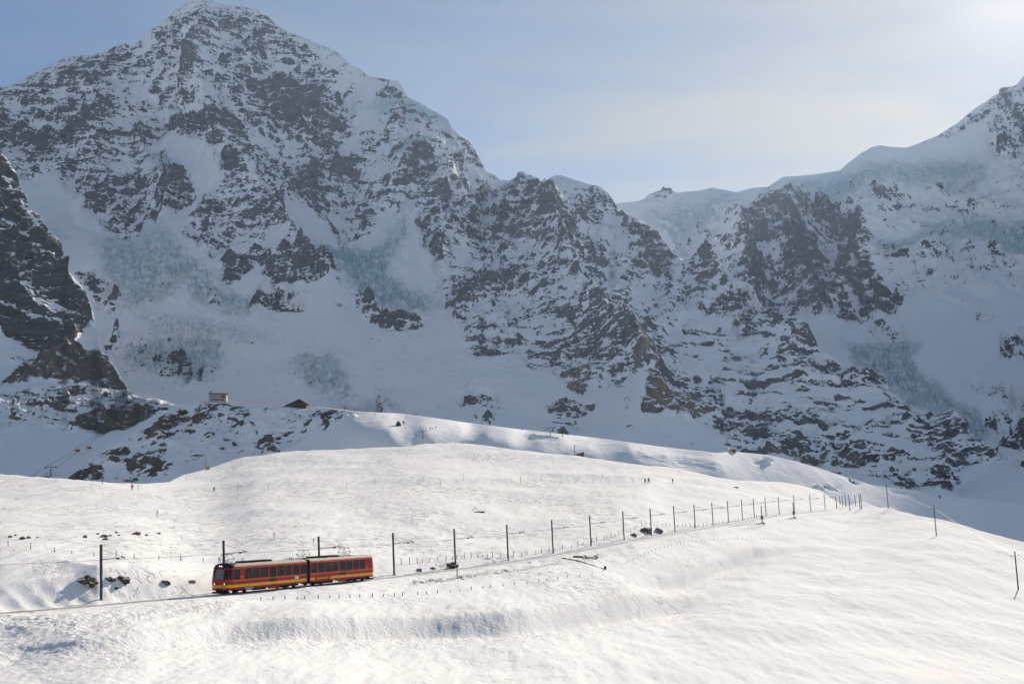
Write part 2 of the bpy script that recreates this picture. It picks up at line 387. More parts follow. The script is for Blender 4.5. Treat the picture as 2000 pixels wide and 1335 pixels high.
# ---- the pass ridge with the observatory (farthest)
H_ROCK_AND_SHADE = [
 (.14, [(1300,420),(1500,345),(1700,370),(1900,350),(2100,300),(2100,560),(1900,600),(1760,560),(1720,620),(1600,660),(1400,600)], 16),
 (.72, [(1425,560),(1430,520),(1420,480),(1440,440),(1470,400),(1490,382),(1560,385),(1600,390),(1640,408),(1690,440),(1712,460),(1710,482),(1700,500),(1720,540),(1740,568),(1782,576),(1765,592),(1722,610),(1718,628),(1690,645),(1640,658),(1590,652),(1560,640),(1530,620),(1480,615),(1440,605)]),
 (.40, [(1345,452),(1400,420),(1470,395),(1440,440),(1425,500),(1430,560),(1395,540),(1385,500)], 8),  # shade left of the big wall, painted in as sparse rock
 (.9, [(1470,470),(1520,450),(1560,440),(1540,470),(1480,490),(1450,500)], 4), (.92, [(1530,500),(1560,490),(1585,520),(1560,550),(1535,540)], 4),
 (.9, [(1530,630),(1560,615),(1640,625),(1690,640),(1640,657),(1590,652),(1555,640)], 4), (.9, [(1640,430),(1700,450),(1708,480),(1670,480),(1640,455)], 5),
 (.85, [(1565,400),(1640,410),(1660,425),(1600,425)], 5), (.88, [(1595,560),(1612,555),(1610,620),(1595,610)], 3),
 (.22, [(1478,512),(1522,488),(1524,528),(1490,538)], 5), (.18, [(1535,605),(1600,555),(1606,570),(1560,612)], 4), (.14, [(1612,588),(1652,606),(1645,622),(1622,616)], 4),
 (.22, stroke([(1560,440),(1590,455),(1610,462)], 10), 3), (.30, stroke([(1625,430),(1615,480),(1612,550)], 12), 4), (.3, stroke([(1680,500),(1660,560),(1690,600)], 14), 5),
 (.62, [(1688,376),(1720,363),(1780,380),(1860,388),(1922,402),(1900,410),(1800,396),(1760,402),(1700,387)], 4),
 (.6, [(1815,356),(1905,352),(1890,364),(1830,364)], 3),
 (.52, [(1795,280),(1850,255),(1880,235),(1960,172),(2050,110),(2050,150),(1990,192),(1900,240),(1850,264)], 5),
 (.36, [(1930,240),(2000,190),(2100,150),(2100,330),(2000,330),(1940,300)], 10),
 (.62, [(1796,468),(1860,452),(1872,470),(1800,478)], 4), (.26, [(1800,482),(1900,470),(1980,500),(1900,540),(1780,562),(1775,520)], 10), (.62, [(1718,512),(1772,503),(1772,516),(1730,522)], 3),
 (.62, [(1256,391),(1262,377),(1285,369),(1312,371),(1319,379),(1300,386),(1270,392)], 2), (.5, [(1643,332),(1660,315),(1700,288),(1712,288),(1684,312)], 4),
 (.75, [(1495,345),(1510,350),(1512,375),(1495,385)], 4), (.7, [(1420,408),(1445,412),(1445,420),(1425,418)], 3), (.75, [(1488,398),(1520,395),(1520,420),(1492,425)], 3),
 (.42, [(1320,448),(1400,440),(1400,458),(1330,458)], 5), (.3, [(1310,465),(1350,470),(1340,485),(1310,480)], 5),
 (.9, [(1958,656),(2000,648),(2120,630),(2120,725),(2000,712),(1984,700),(1958,690)], 3), (.06, [(1975,672),(2000,668),(2000,676),(1980,680)], 2), (.6, [(1955,755),(2000,760),(2120,770),(2120,785),(2000,782),(1960,770)], 3),
 (.42, [(1925,800),(1965,782),(2100,790),(2100,800),(1960,805)], 4), (.4, [(1780,560),(1800,555),(1810,562),(1790,570)], 3), (.35, [(1905,600),(1930,605),(1925,620),(1905,615)], 4), (.45, stroke([(1700,660),(1760,645)], 12), 4),
 (.88, [(1948,852),(2000,836),(2120,838),(2120,874),(1990,874),(1950,864)], 3), (.55, [(1920,838),(1960,832),(1960,842)], 3), (.9, [(1983,900),(2040,895),(2040,922),(1986,914)], 2), (.35, [(1880,745),(1950,740),(1960,760),(1900,758)], 4),
]
H_ICE = [(.75, [(1600,350),(1700,324),(1800,318),(1935,318),(1935,342),(1850,357),(1720,357),(1690,372),(1660,402),(1620,392),(1545,372),(1540,355)], 5),
 (.55, [(1300,402),(1420,384),(1432,400),(1380,432),(1320,442),(1240,412)], 6), (.8, [(1705,492),(1800,442),(1900,428),(2150,425),(2150,490),(1960,492),(1900,462),(1820,455),(1760,500),(1722,506)], 5),
 (.7, [(1640,702),(1700,680),(1780,664),(1806,680),(1770,702),(1800,738),(1835,760),(1905,800),(1935,850),(1900,862),(1850,812),(1760,782),(1720,746)], 6), (.6, [(1375,382),(1430,376),(1430,392),(1385,398)], 4)]
H_CREST = [(1000,430),(1130,420),(1210,396),(1245,393),(1256,388),(1266,379),(1280,373),(1287,370),(1312,372),(1320,376),(1345,374),(1370,372),(1392,366),(1405,370),(1440,376),(1470,368),(1500,366),(1530,346),(1560,345),(1600,340),(1640,333),(1652,322),(1680,300),(1700,288),(1718,284),(1740,287),(1770,289),(1795,280),(1830,266),(1870,240),(1900,215),(1940,188),(1965,174),(1985,165),(2000,148),(2060,100),(2200,20),(2350,-40)]
U, V, X = base_layer(1020, 2340, 640, 400, H_CREST, [(1000,1040),(2400,1080)],
 [(1000,430,5300),(1210,396,5350),(1290,372,5350),(1440,376,5300),(1560,345,5250),(1720,284,5200),(1830,266,5150),(2000,148,5150),(2200,20,5200),(2340,-30,5300),
  (1300,470,4750),(1250,600,4300),(1500,400,5080),(1540,640,4250),(1400,600,4300),(1640,657,4150),(1700,480,4600),(1900,420,4650),(2100,380,4600),(1720,370,4950),(1900,350,4950),(1850,520,4250),(2050,560,4100),
  (1760,600,4000),(1900,620,3850),(1650,700,3550),(1780,680,3500),(1900,720,3350),(2050,700,3250),(2200,650,3250),(1850,800,2900),(1950,850,2600),(2100,850,2500),(1700,800,2900),(1500,800,2900),(2000,960,2100),(1800,1000,2100),(1300,1000,2300),(2300,1000,2000),(2300,600,3400)])
wu = U + 12 * fbm(np.stack([U / 45, V / 45, U * 0], -1), 5, 0.55); wv = V + 11 * fbm(np.stack([U / 45, V / 45, U * 0 + 9], -1), 5, 0.55)
rock = sample(paint(H_ROCK_AND_SHADE, feather=6), wu, wv); ra, rb, rc_ = ribs(X, 0.35); sg_ = np.clip(rock * 5, 0, 1); rock = rock * 0.95 + sg_ * (0.22 * ra + 0.30 * rb + 0.18 * rc_ + 0.24 * fbm(X / np.array([60.0, 60.0, 40.0]), 4, 0.6) + 0.04); rock = np.clip(rock, 0, 1); ice = sample(paint([(v_ * 0.95, q_[0], 11) for v_, *q_ in H_ICE]), wu, wv)
N = normals(X); W0 = X / 1000.0
hgt = relief(U, V, [(110, 45, [(1545,390),(1530,500),(1590,640)]), (70, 30, [(1690,440),(1700,520),(1640,640)]), (-60, 22, [(1625,430),(1612,550)]), (90, 40, [(1440,440),(1440,600)]), (-60, 60, [(1300,470),(1330,520)])])
amp = np.clip(rock * 1.25, 0, 1)
hgt += amp * (ridged(W0 * 4.2, 6) - 0.95) * 22 + amp * (ridged(W0 * np.array([16, 16, 7.0]), 4) - 0.8) * 12 + sg_ * (ra * 40 + rb * 22 + rc_ * 6) + (1 - amp) * fbm(W0 * 3.0, 4) * 15
blk = fbm(W0 * 22 + 5, 4); sw = fbm(W0 * np.array([13, 13, 24.0]) + 11, 3) * 5; sw = sw - np.floor(sw); hgt += np.clip(ice * 1.3, 0, 1) * (sw ** 2 - 0.33) * 17; hgt += np.clip(ice, 0, 1) * (np.abs(blk) * 24 - 6)
edge = np.clip((np.arange(X.shape[0])[::-1] / 30.0), 0.10, 1)[:, None]
X = X + N * (hgt * edge)[..., None]
X, at = add_back(X, 8, 700, 420, dict(rock=rock, ice=ice, brown=np.zeros_like(rock)))
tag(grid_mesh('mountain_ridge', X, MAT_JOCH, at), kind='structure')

# ---- the great peak and its buttress
F_ROCK = [
 (.30, [(-400,300),(0,165),(130,108),(260,85),(390,-20),(520,0),(700,120),(880,230),(980,350),(1090,335),(1210,400),(1340,510),(1430,560),(1300,640),(1330,760),(1200,780),(1030,700),(950,600),(860,590),(800,440),(640,440),(560,440),(440,340),(300,340),(250,440),(130,340),(-400,420)], 14), (.04, [(300,275),(330,262),(430,290),(440,330),(460,350),(420,385),(380,400),(370,350),(330,330)], 8), (.03, [(560,390),(620,390),(650,430),(770,430),(800,410),(840,470),(870,540),(900,545),(860,600),(760,470),(600,455),(560,450)], 8), (.06, [(670,110),(700,150),(780,180),(720,260),(700,330),(680,280),(690,200)], 8), (.02, [(40,340),(130,352),(200,400),(270,436),(300,440),(200,455),(90,430)], 8), (.05, [(800,235),(830,240),(870,290),(830,300),(800,280)], 6),
 (.55, [(255,92),(330,28),(385,-10),(500,8),(560,58),(640,128),(682,190),(662,215),(672,278),(540,278),(480,172),(430,172),(380,100),(300,112)], 6),
 (.78, [(480,152),(560,128),(620,160),(662,190),(670,272),(620,257),(560,232),(520,192),(498,180)], 6), (.75, [(500,28),(545,40),(590,78),(606,90),(560,92),(510,60)], 5), (.72, [(560,170),(640,190),(665,240),(600,235)], 5),
 (.12, stroke([(385,60),(420,140),(470,200)], 12), 4), (.1, stroke([(480,90),(500,150)], 7), 3), (.15, stroke([(345,40),(400,150)], 8), 3),
 (.55, [(-400,260),(-100,190),(0,168),(60,150),(130,110),(200,105),(245,86),(262,95),(300,122),(270,140),(190,182),(100,202),(0,232),(-400,330)], 6),
 (.82, [(-400,330),(0,214),(50,210),(130,190),(175,205),(225,195),(231,215),(205,240),(190,263),(130,271),(60,286),(0,281),(-400,380)], 5), (.15, stroke([(20,228),(60,222),(95,226)], 9), 3), (.2, stroke([(150,200),(140,250)], 6), 3),
 (.42, [(0,266),(120,290),(152,322),(60,337),(0,302)], 7), (.92, [(360,166),(390,143),(413,164),(405,171)], 2), (.3, [(300,130),(380,150),(400,200),(300,200)], 10),
 (.82, [(300,236),(400,228),(430,245),(480,270),(492,286),(440,286),(350,265),(300,252)], 4), (.93, [(430,240),(480,250),(490,290),(440,288)], 4), (.45, [(200,270),(250,248),(330,230),(330,262),(280,268)], 6),
 (.5, [(430,296),(500,290),(700,288),(692,342),(560,332),(440,316)], 6), (.78, [(440,298),(500,292),(510,312),(450,315)], 4),
 (.52, [(500,330),(560,337),(670,330),(650,380),(620,387),(560,387),(555,360),(480,346)], 6), (.72, [(555,340),(620,335),(640,375),(570,380)], 5),
 (.66, [(130,312),(160,305),(200,330),(245,370),(290,390),(260,432),(210,402),(180,372),(140,346)], 5), (.62, [(245,330),(300,340),(300,420),(270,432),(240,402),(225,370)], 5), (.85, [(158,306),(185,318),(200,338),(165,335)], 4),
 (.82, [(310,355),(340,346),(366,360),(371,400),(330,426),(295,436),(290,420),(300,390)], 3), (.2, [(300,345),(320,350),(305,400),(297,400)], 3),
 (.46, [(455,350),(465,336),(476,345),(500,370),(540,375),(552,410),(556,442),(545,442),(500,432),(440,422),(398,392),(420,380),(450,360)], 4), (.85, [(452,352),(465,337),(480,350),(482,370),(455,372)], 3),
 (.97, [(525,370),(545,383),(558,410),(557,447),(538,442),(530,402)], 2),
 (.40, [(362,432),(400,395),(470,390),(540,440),(560,460),(590,500),(620,530),(652,545),(662,562),(620,567),(570,562),(540,547),(500,502),(460,472),(430,502),(400,482)], 4),
 (.86, [(430,522),(440,510),(500,505),(490,532),(455,554),(432,542)], 3), (.88, [(490,500),(530,500),(572,562),(540,557),(510,542)], 3), (.88, [(560,500),(600,500),(625,535),(656,550),(640,570),(570,567)], 3), (.7, [(362,442),(400,430),(422,455),(390,461),(370,452)], 4),
 (.88, [(483,576),(540,565),(590,590),(599,609),(570,614),(520,606),(488,592)], 3), (.88, [(684,606),(720,588),(732,600),(700,616)], 3), (.88, [(718,622),(770,606),(790,600),(832,625),(772,649),(735,641)], 3),
 (.88, stroke([(622,380),(640,405),(655,430)], 12), 3), (.5, [(680,330),(732,370),(700,432),(680,402)], 6), (.5, [(740,290),(782,310),(790,372),(750,352)], 6), (.62, [(685,390),(715,385),(710,428),(695,425)], 4),
 (.78, [(803,322),(830,298),(850,330),(872,340),(820,370),(800,402),(770,427),(760,390),(790,350)], 4),
 (.62, [(830,218),(882,253),(925,280),(955,330),(975,352),(940,342),(880,270),(840,240)], 4), (.9, [(738,174),(780,158),(797,189),(770,186)], 2), (.6, [(640,95),(690,128),(725,146),(700,143),(655,105)], 4),
 (.44, [(795,402),(870,345),(980,353),(1040,350),(1090,343),(1180,368),(1207,400),(1240,430),(1290,468),(1335,508),(1300,532),(1230,502),(1180,472),(1200,602),(1240,622),(1300,662),(1322,690),(1310,722),(1330,762),(1402,780),(1400,792),(1350,772),(1290,777),(1200,772),(1120,732),(1060,722),(1028,690),(1050,670),(988,612),(980,582),(868,582),(880,542),(850,502),(838,472),(815,452)], 6),
 (.74, [(808,440),(850,460),(882,502),(855,508),(828,482)], 4), (.5, [(840,380),(900,380),(920,440),(860,450),(830,420)], 10), (.74, [(858,572),(900,540),(960,530),(1012,545),(1000,572),(930,572),(900,582),(868,592)], 4),
 (.82, [(1030,390),(1060,400),(1092,430),(1082,472),(1040,452),(1000,432)], 5), (.62, [(1005,358),(1042,352),(1062,400),(1102,470),(1050,502),(1000,482),(955,462)], 8),
 (.9, [(1200,403),(1242,430),(1292,465),(1312,500),(1337,515),(1300,532),(1258,527),(1238,502),(1270,490),(1208,442)], 3), (.8, [(1150,366),(1202,385),(1208,412),(1160,402)], 4),
 (.12, [(1150,420),(1190,430),(1240,490),(1200,500),(1160,470)], 8), (.15, [(1190,540),(1290,540),(1280,600),(1220,600)], 12), (.10, [(870,470),(900,480),(930,520),(880,530)], 8),
 (.78, [(1108,562),(1150,545),(1172,580),(1192,620),(1252,642),(1180,652),(1150,622)], 4), (.6, [(985,590),(1060,570),(1100,600),(1080,630),(1020,620)], 5),
 (.72, [(1028,702),(1050,670),(1110,663),(1150,664),(1220,680),(1270,660),(1312,690),(1322,720),(1290,737),(1300,762),(1270,772),(1230,772),(1150,747),(1100,742),(1095,717),(1045,717)], 4),
 (.97, [(1095,715),(1130,713),(1157,745),(1146,767),(1114,762),(1103,740)], 2), (.97, [(1244,737),(1277,730),(1277,772),(1260,782),(1240,767)], 2),
 (.8, [(1265,752),(1390,748),(1425,790),(1380,802),(1290,787),(1258,772)], 3), (.97, [(1246,817),(1270,785),(1300,777),(1382,783),(1404,800),(1370,822),(1310,832),(1260,830)], 2), (.08, stroke([(1262,815),(1310,822),(1370,815)], 3), 1), (.1, stroke([(1270,785),(1330,776),(1390,783)], 4), 2),
 (.78, [(1213,650),(1240,638),(1312,690),(1317,707),(1240,682),(1218,677)], 4), (.78, [(916,672),(960,664),(1002,680),(980,694),(940,692)], 3), (.65, [(968,662),(1012,648),(1012,663)], 3), (.75, [(910,650),(945,634),(962,640),(920,654)], 3), (.55, [(895,612),(912,608),(920,620),(905,626)], 3), (.6, [(1028,640),(1050,645),(1045,655)], 3),
 (.6, [(898,760),(960,765),(968,785),(950,802),(918,785)], 4), (.72, [(1068,790),(1110,774),(1165,800),(1140,814),(1110,812)], 3), (.55, [(1065,820),(1120,818),(1132,848),(1090,842)], 4), (.5, [(925,812),(960,808),(975,828),(935,830)], 5), (.45, [(660,780),(740,775),(770,800),(700,806)], 6),
 (.64, [(1298,542),(1330,508),(1370,497),(1410,513),(1432,540),(1435,592),(1400,597),(1370,582),(1340,577),(1288,572)], 4), (.9, [(1418,520),(1434,545),(1436,592),(1420,590)], 3),
 (.82, [(1358,612),(1440,608),(1462,625),(1400,634),(1370,627)], 3), (.75, [(1433,652),(1470,630),(1510,623),(1548,645),(1575,650),(1582,675),(1602,685),(1613,702),(1560,710),(1508,707),(1520,690),(1540,665),(1480,662)], 3), (.72, [(1448,707),(1480,688),(1502,698),(1460,714)], 3),
 (.55, stroke([(1330,652),(1400,658),(1440,655)], 9), 3), (.6, [(1508,737),(1560,715),(1592,720),(1540,737)], 3), (.78, [(1528,750),(1600,735),(1650,723),(1692,730),(1717,740),(1722,757),(1660,760),(1610,754)], 3), (.78, [(1548,767),(1620,768),(1690,758),(1738,765),(1700,780),(1660,777)], 3), (.65, [(1438,757),(1490,758),(1502,772),(1485,772)], 3),
 (.78, [(1388,822),(1420,798),(1460,788),(1502,800),(1532,825),(1490,847),(1430,852),(1393,847)], 4), (.6, [(1390,790),(1440,785),(1450,795),(1400,800)], 4),
 (.75, [(1448,880),(1480,865),(1570,863),(1620,858),(1702,870),(1722,880),(1690,892),(1670,907),(1630,910),(1600,902),(1550,902),(1500,887)], 3), (.97, [(1478,877),(1560,880),(1692,888),(1660,910),(1600,907)], 2), (.1, stroke([(1590,895),(1640,888),(1680,893)], 5), 2),
 (.7, [(1548,822),(1600,824),(1642,835),(1620,840),(1560,831)], 3), (.85, [(1635,802),(1668,798),(1660,810)], 2), (.6, [(1658,842),(1700,832),(1722,838),(1680,850)], 3), (.5, [(1500,845),(1560,850),(1600,860),(1520,862)], 4),
 (.7, [(1768,850),(1800,840),(1850,818),(1882,830),(1897,860),(1932,880),(1952,910),(1942,924),(1900,917),(1850,907),(1800,902),(1718,897),(1723,885),(1780,885),(1820,880),(1768,862)], 4), (.12, stroke([(1790,872),(1850,868),(1900,885)], 7), 3), (.1, stroke([(1740,905),(1830,908)], 6), 3),
 (.87, [(1733,914),(1792,911),(1780,924),(1750,927)], 2), (.78, [(1698,934),(1760,940),(1830,935),(1867,945),(1862,960),(1830,957),(1740,947)], 3), (.4, [(1720,822),(1770,818),(1780,832),(1730,834)], 5),
 (.72, [(200,560),(225,575),(222,612),(205,600)], 3), (.55, [(150,510),(210,535),(225,600),(180,590)], 6), (.62, stroke([(235,720),(330,705),(390,728)], 14), 5), (.5, stroke([(205,690),(235,650)], 10), 4), (.55, [(300,712),(360,712),(390,730),(340,735)], 4),
]
F_BROWN = [(1, [(1090,712),(1135,710),(1160,745),(1148,770),(1105,765)], 4), (1, [(1240,733),(1282,728),(1280,780),(1240,770)], 4), (1, [(1250,820),(1270,785),(1382,783),(1404,800),(1370,822),(1310,832)], 4), (.8, [(1478,875),(1692,886),(1660,912),(1500,897)], 4), (.45, [(1255,490),(1310,498),(1330,515),(1280,528),(1250,520)], 6), (.35, [(360,166),(390,143),(413,164)], 3), (.5, [(545,520),(575,520),(580,560),(560,560)], 4)]
F_ICE = [(.60, [(178,440),(260,428),(342,450),(352,480),(400,520),(452,560),(502,602),(480,622),(420,592),(350,562),(250,602),(222,542),(200,480)], 8),
 (.85, [(598,455),(650,464),(760,470),(760,445),(792,438),(792,480),(745,520),(782,560),(864,590),(850,604),(800,602),(760,602),(700,592),(670,562),(640,532),(610,492)], 6), (1, [(628,480),(672,500),(692,540),(670,552),(640,532)], 4),
 (.85, [(698,200),(760,181),(800,193),(840,203),(883,233),(884,254),(840,232),(800,232),(788,215),(740,207)], 4), (1, [(292,304),(310,303),(354,346),(320,352)], 3), (.9, [(783,285),(800,274),(824,300),(800,322)], 4),
 (.6, [(218,692),(300,660),(420,658),(442,690),(422,742),(300,722)], 6), (.55, [(558,700),(640,688),(692,730),(682,772),(600,752)], 6), (.5, [(648,772),(750,770),(802,800),(700,807)], 6), (.9, [(840,205),(884,232),(886,252),(845,225)], 3), (.4, [(60,400),(110,420),(150,480),(90,440)], 6), (.35, [(240,600),(480,640),(560,680),(300,650)], 10)]
F_CREST = [(-400,330),(-200,240),(-60,185),(0,170),(22,168),(48,152),(90,132),(130,112),(160,110),(200,106),(228,90),(245,87),(260,92),(275,70),(300,55),(325,35),(350,18),(380,2),(400,0),(420,4),(450,12),(480,12),(510,22),(530,40),(560,58),(590,72),(620,85),(650,96),(665,104),(685,125),(705,133),(722,147),(750,155),(780,160),(795,188),(820,200),(850,215),(875,230),(883,250),(900,265),(920,280),(935,305),(950,335),(965,340),(976,353),(1000,356),(1035,352),(1060,358),(1090,341),(1110,346),(1140,355),(1170,364),(1190,380),(1204,408),(1235,424),(1260,440),(1280,455),(1300,480),(1315,500),(1332,510),(1345,508),(1368,500),(1380,497),(1400,505),(1418,522),(1440,552),(1462,585),(1485,612),(1520,624),(1560,640),(1585,660),(1612,688),(1632,706),(1665,722),(1695,728),(1722,750),(1740,768),(1790,800),(1850,815),(1880,828),(1900,860),(1935,880),(1955,910),(1960,935),(1990,960),(2100,1000),(2300,1040)]
U, V, X = base_layer(-380, 2200, 1180, 420, F_CREST, [(-400,900),(0,900),(300,880),(700,860),(1000,900),(1500,950),(1800,1010),(2300,1090)],
 [(-400,330,4300),(0,170,4550),(245,87,4600),(390,0,4600),(560,58,4600),(720,147,4500),(883,250,4350),(976,353,4200),(1090,341,4050),(1204,408,3850),(1332,510,3500),(1438,545,3350),(1578,655,3000),(1740,768,2750),(1900,860,2500),(1960,935,2350),(2200,1040,2200),
  (0,290,4150),(200,250,4230),(400,170,4330),(600,200,4270),(780,190,4440),(250,330,4030),(400,320,4010),(600,330,3980),(800,300,4050),(80,350,3900),(150,390,3720),(270,430,3620),(460,340,3830),(550,440,3650),(650,430,3640),(780,430,3640),(900,400,3780),(1050,420,3720),
  (200,520,3280),(350,520,3300),(500,540,3270),(620,560,3230),(720,470,3500),(760,600,3130),(850,500,3450),(1000,520,3400),(1140,570,3250),(1280,560,3250),
  (250,640,2950),(450,640,2940),(650,640,2930),(900,640,2920),(1050,650,2900),(1250,660,2880),(1400,640,2960),(1500,720,2720),(1300,740,2600),(100,700,2700),(300,730,2660),(500,730,2640),(700,740,2600),(950,740,2590),(1100,745,2560),
  (-300,600,3000),(-300,850,2300),(0,860,2280),(300,840,2330),(600,840,2310),(900,830,2320),(1200,840,2280),(1450,840,2340),(1650,840,2420),(1600,930,2150),(1800,930,2200),(1850,1000,2050),(1000,900,2150),(2200,1090,2000)])
wu = U + 17 * fbm(np.stack([U / 55, V / 40, U * 0], -1), 5, 0.55); wv = V + 11 * fbm(np.stack([U / 55, V / 40, U * 0 + 9], -1), 5, 0.55)
rock = sample(paint(F_ROCK, feather=6), wu, wv); ice = sample(paint([(v_ * 0.95, q_[0], 12) for v_, *q_ in F_ICE]), wu, wv); brown = sample(paint(F_BROWN), U, V)
LEDGE = [(.85, [(1330,640),(1500,615),(1620,690),(1760,770),(1900,840),(1970,900),(1975,960),(1800,965),(1600,940),(1450,890),(1380,830),(1420,780),(1330,700)], 20), (.8, [(900,630),(1000,590),(1230,640),(1340,690),(1330,770),(1200,775),(1030,720),(920,700)], 16), (.55, [(430,285),(720,280),(760,340),(680,400),(560,390),(450,340)], 16), (.5, [(200,255),(330,225),(330,290),(230,330),(100,330),(0,300),(0,270)], 16), (.6, [(880,350),(1100,350),(1230,480),(1200,600),(1000,560),(900,520)], 30), (.5, [(220,660),(430,650),(450,740),(300,740)], 16)]
lm = sample(paint(LEDGE), U, V)
ln = fbm(np.stack([U / 75, (V - 0.07 * U) / 8.5, U * 0 + 4], -1), 3, 0.6) + 0.5 * fbm(np.stack([U / 60, V / 45, U * 0 + 7], -1), 2)
ra, rb, rc_ = ribs(X, -0.25); sg_ = np.clip(rock * 5, 0, 1)
mid = fbm(X / np.array([60.0, 60.0, 26.0]), 4, 0.6)
lo_ = np.clip((V - 540) / 130, 0, 1) * np.clip((U - 880) / 60, 0, 1)      # the lower cliffs are flat bedded
bed = fbm(np.stack([X[..., 0] / 160, X[..., 1] / 160, (X[..., 2] + 0.06 * X[..., 0]) / 9.0], -1), 3, 0.6)
rock = rock * (0.95 - 0.06 * lo_) + sg_ * ((0.22 * ra + 0.30 * rb + 0.18 * rc_ + 0.26 * mid) * (1 - 0.72 * lo_) + bed * (0.16 + 0.40 * lo_) + 0.03); rock = np.minimum(rock, 0.80)
rock = np.maximum(rock, lm * np.clip((ln - 0.02) * 2.2, 0, 0.9)); rock = np.clip(np.maximum(rock, 0.30 * np.clip(fbm(np.stack([U / 40, V / 16, U * 0 + 2], -1), 4, 0.6) * 2 - 0.45, 0, 1) * np.clip((V - 430) / 120, 0, 1)), 0, 1)
N = normals(X); W0 = X / 1000.0
hgt = relief(U, V, [(70, 40, [(400,20),(405,100),(392,150)]), (90, 45, [(392,150),(465,340),(545,450),(640,555)]), (110, 48, [(1040,360),(1075,450),(1105,560),(1155,630),(1262,765)]), (60, 40, [(875,345),(860,430),(860,500)]),
  (60, 30, [(805,300),(790,350),(768,420)]), (-45, 40, [(690,140),(680,300),(655,420)]), (-70, 70, [(140,390),(240,420)]), (-60, 60, [(640,440),(720,440)]), (60, 26, [(330,350),(320,430)]),
  (50, 30, [(1204,410),(1290,470),(1330,512)]), (60, 30, [(1370,500),(1420,590),(1560,650)]), (40, 40, [(230,90),(215,200),(180,280)]), (45, 35, [(1560,745),(1720,760)]), (40, 30, [(1850,830),(1940,915)])])
amp = np.clip(rock * 1.3, 0, 1)
hgt += amp * (ridged(W0 * 4.6 + 3, 6) - 0.95) * 14
st = (X[..., 2] + 0.10 * X[..., 0] + 30 * fbm(W0 * 3.3, 3)) / 42.0
saw = st - np.floor(st); hgt += amp * (np.clip(saw * 1.25, 0, 1) - np.clip((saw - 0.8) * 5, 0, 1) - 0.5) * 15
hgt += amp * (ridged(W0 * np.array([15, 15, 8.0]), 4) - 0.8) * 15 * (1 - 0.6 * lo_) + sg_ * (ra * 34 + rb * 18 + rc_ * 5) * (1 - 0.6 * lo_)
hgt += (1 - amp) * (fbm(W0 * 2.6, 4) * 13 + fbm(W0 * np.array([9, 9, 3.0]) + 40, 3) * 5)
blk = fbm(W0 * np.array([20, 20, 30.0]) + 5, 4); sw = fbm(W0 * np.array([13, 13, 24.0]) + 11, 3) * 5; sw = sw - np.floor(sw); hgt += np.clip(ice * 1.3, 0, 1) * (sw ** 2 - 0.33) * 15; hgt += np.clip(ice, 0, 1) * (np.abs(blk) * 30 - 7) + np.clip(ice, 0, 1) * (ridged(W0 * np.array([34, 34, 50.0]), 3) - 0.8) * 6
edge = np.clip((np.arange(X.shape[0])[::-1] / 30.0), 0.12, 1)[:, None]
X = X + N * (hgt * edge)[..., None]
X, at = add_back(X, 8, 650, 420, dict(rock=rock, ice=ice, brown=brown))
tag(grid_mesh('mountain', X, MAT_FACE, at), kind='structure')

# ---- the dark cliffs on the left and the ski slope under them
E_ROCK_AND_SHADE = [(.92, [(-400,0),(-100,230),(0,295),(30,335),(52,388),(78,420),(98,450),(122,478),(132,530),(168,572),(184,620),(152,662),(132,690),(60,690),(0,645),(-400,500)], 3),
 (.42, [(28,550),(70,556),(132,600),(150,622),(110,628),(60,592)], 5), (.12, stroke([(0,590),(60,615),(120,640)], 8), 3), (.18, stroke([(0,430),(60,470),(110,500)], 6), 3), (.2, stroke([(10,350),(50,400),(90,460)], 5), 3), (.2, stroke([(20,500),(90,530)], 5), 3), (.35, stroke([(0,540),(60,548)], 8), 3),  # first patch is a snow ledge, darkened with rock to stand for shade
 (.05, [(150,664),(186,622),(206,690),(140,694)], 3), (.10, [(-400,620),(0,655),(60,680),(100,700),(60,722),(0,725),(-400,720)], 4), (.6, [(15,705),(50,695),(60,712)], 3), (.97, [(-400,745),(0,748),(60,702),(130,686),(202,688),(228,725),(252,762),(180,752),(100,747),(0,752)], 2), (.2, stroke([(150,740),(185,735),(215,745)], 5), 2),
 (.52, [(-400,775),(0,762),(120,758),(245,772),(345,797),(250,802),(150,815),(60,828),(0,832),(-400,850)], 6), (.8, [(165,800),(240,775),(255,790),(190,805)], 3), (.97, [(126,832),(180,810),(262,799),(305,800),(262,830),(200,844),(150,841)], 2), (.55, [(85,835),(108,825),(112,832),(100,842)], 3), (.5, [(300,780),(345,785),(340,800),(300,795)], 4), (.35, [(20,830),(60,835),(50,845)], 5)]
E_BROWN = [(.75, [(-400,745),(0,745),(60,700),(130,685),(205,688),(255,765),(100,750),(0,760)], 6), (.55, [(-400,775),(0,762),(245,772),(345,797),(262,832),(150,842),(0,832),(-400,850)], 8), (.9, [(40,745),(60,702),(110,690),(120,745)], 5), (.9, [(190,690),(228,715),(252,762),(190,750)], 6), (.45, [(120,745),(130,690),(200,690),(190,750)], 6), (.7, [(150,835),(200,815),(270,805),(250,830)], 6), (.5, [(20,470),(40,470),(50,540),(25,540)], 5), (.35, [(130,600),(170,610),(170,640),(140,640)], 5)]
E_CREST = [(-400,-40),(-200,150),(-100,225),(0,298),(14,310),(32,340),(38,362),(52,388),(60,410),(78,420),(90,440),(100,455),(110,462),(121,478),(126,500),(133,530),(150,545),(168,572),(180,600),(186,628),(191,655),(198,684),(203,690),(222,712),(235,735),(254,764),(300,776),(345,790),(372,786),(385,782),(400,790),(420,800)]
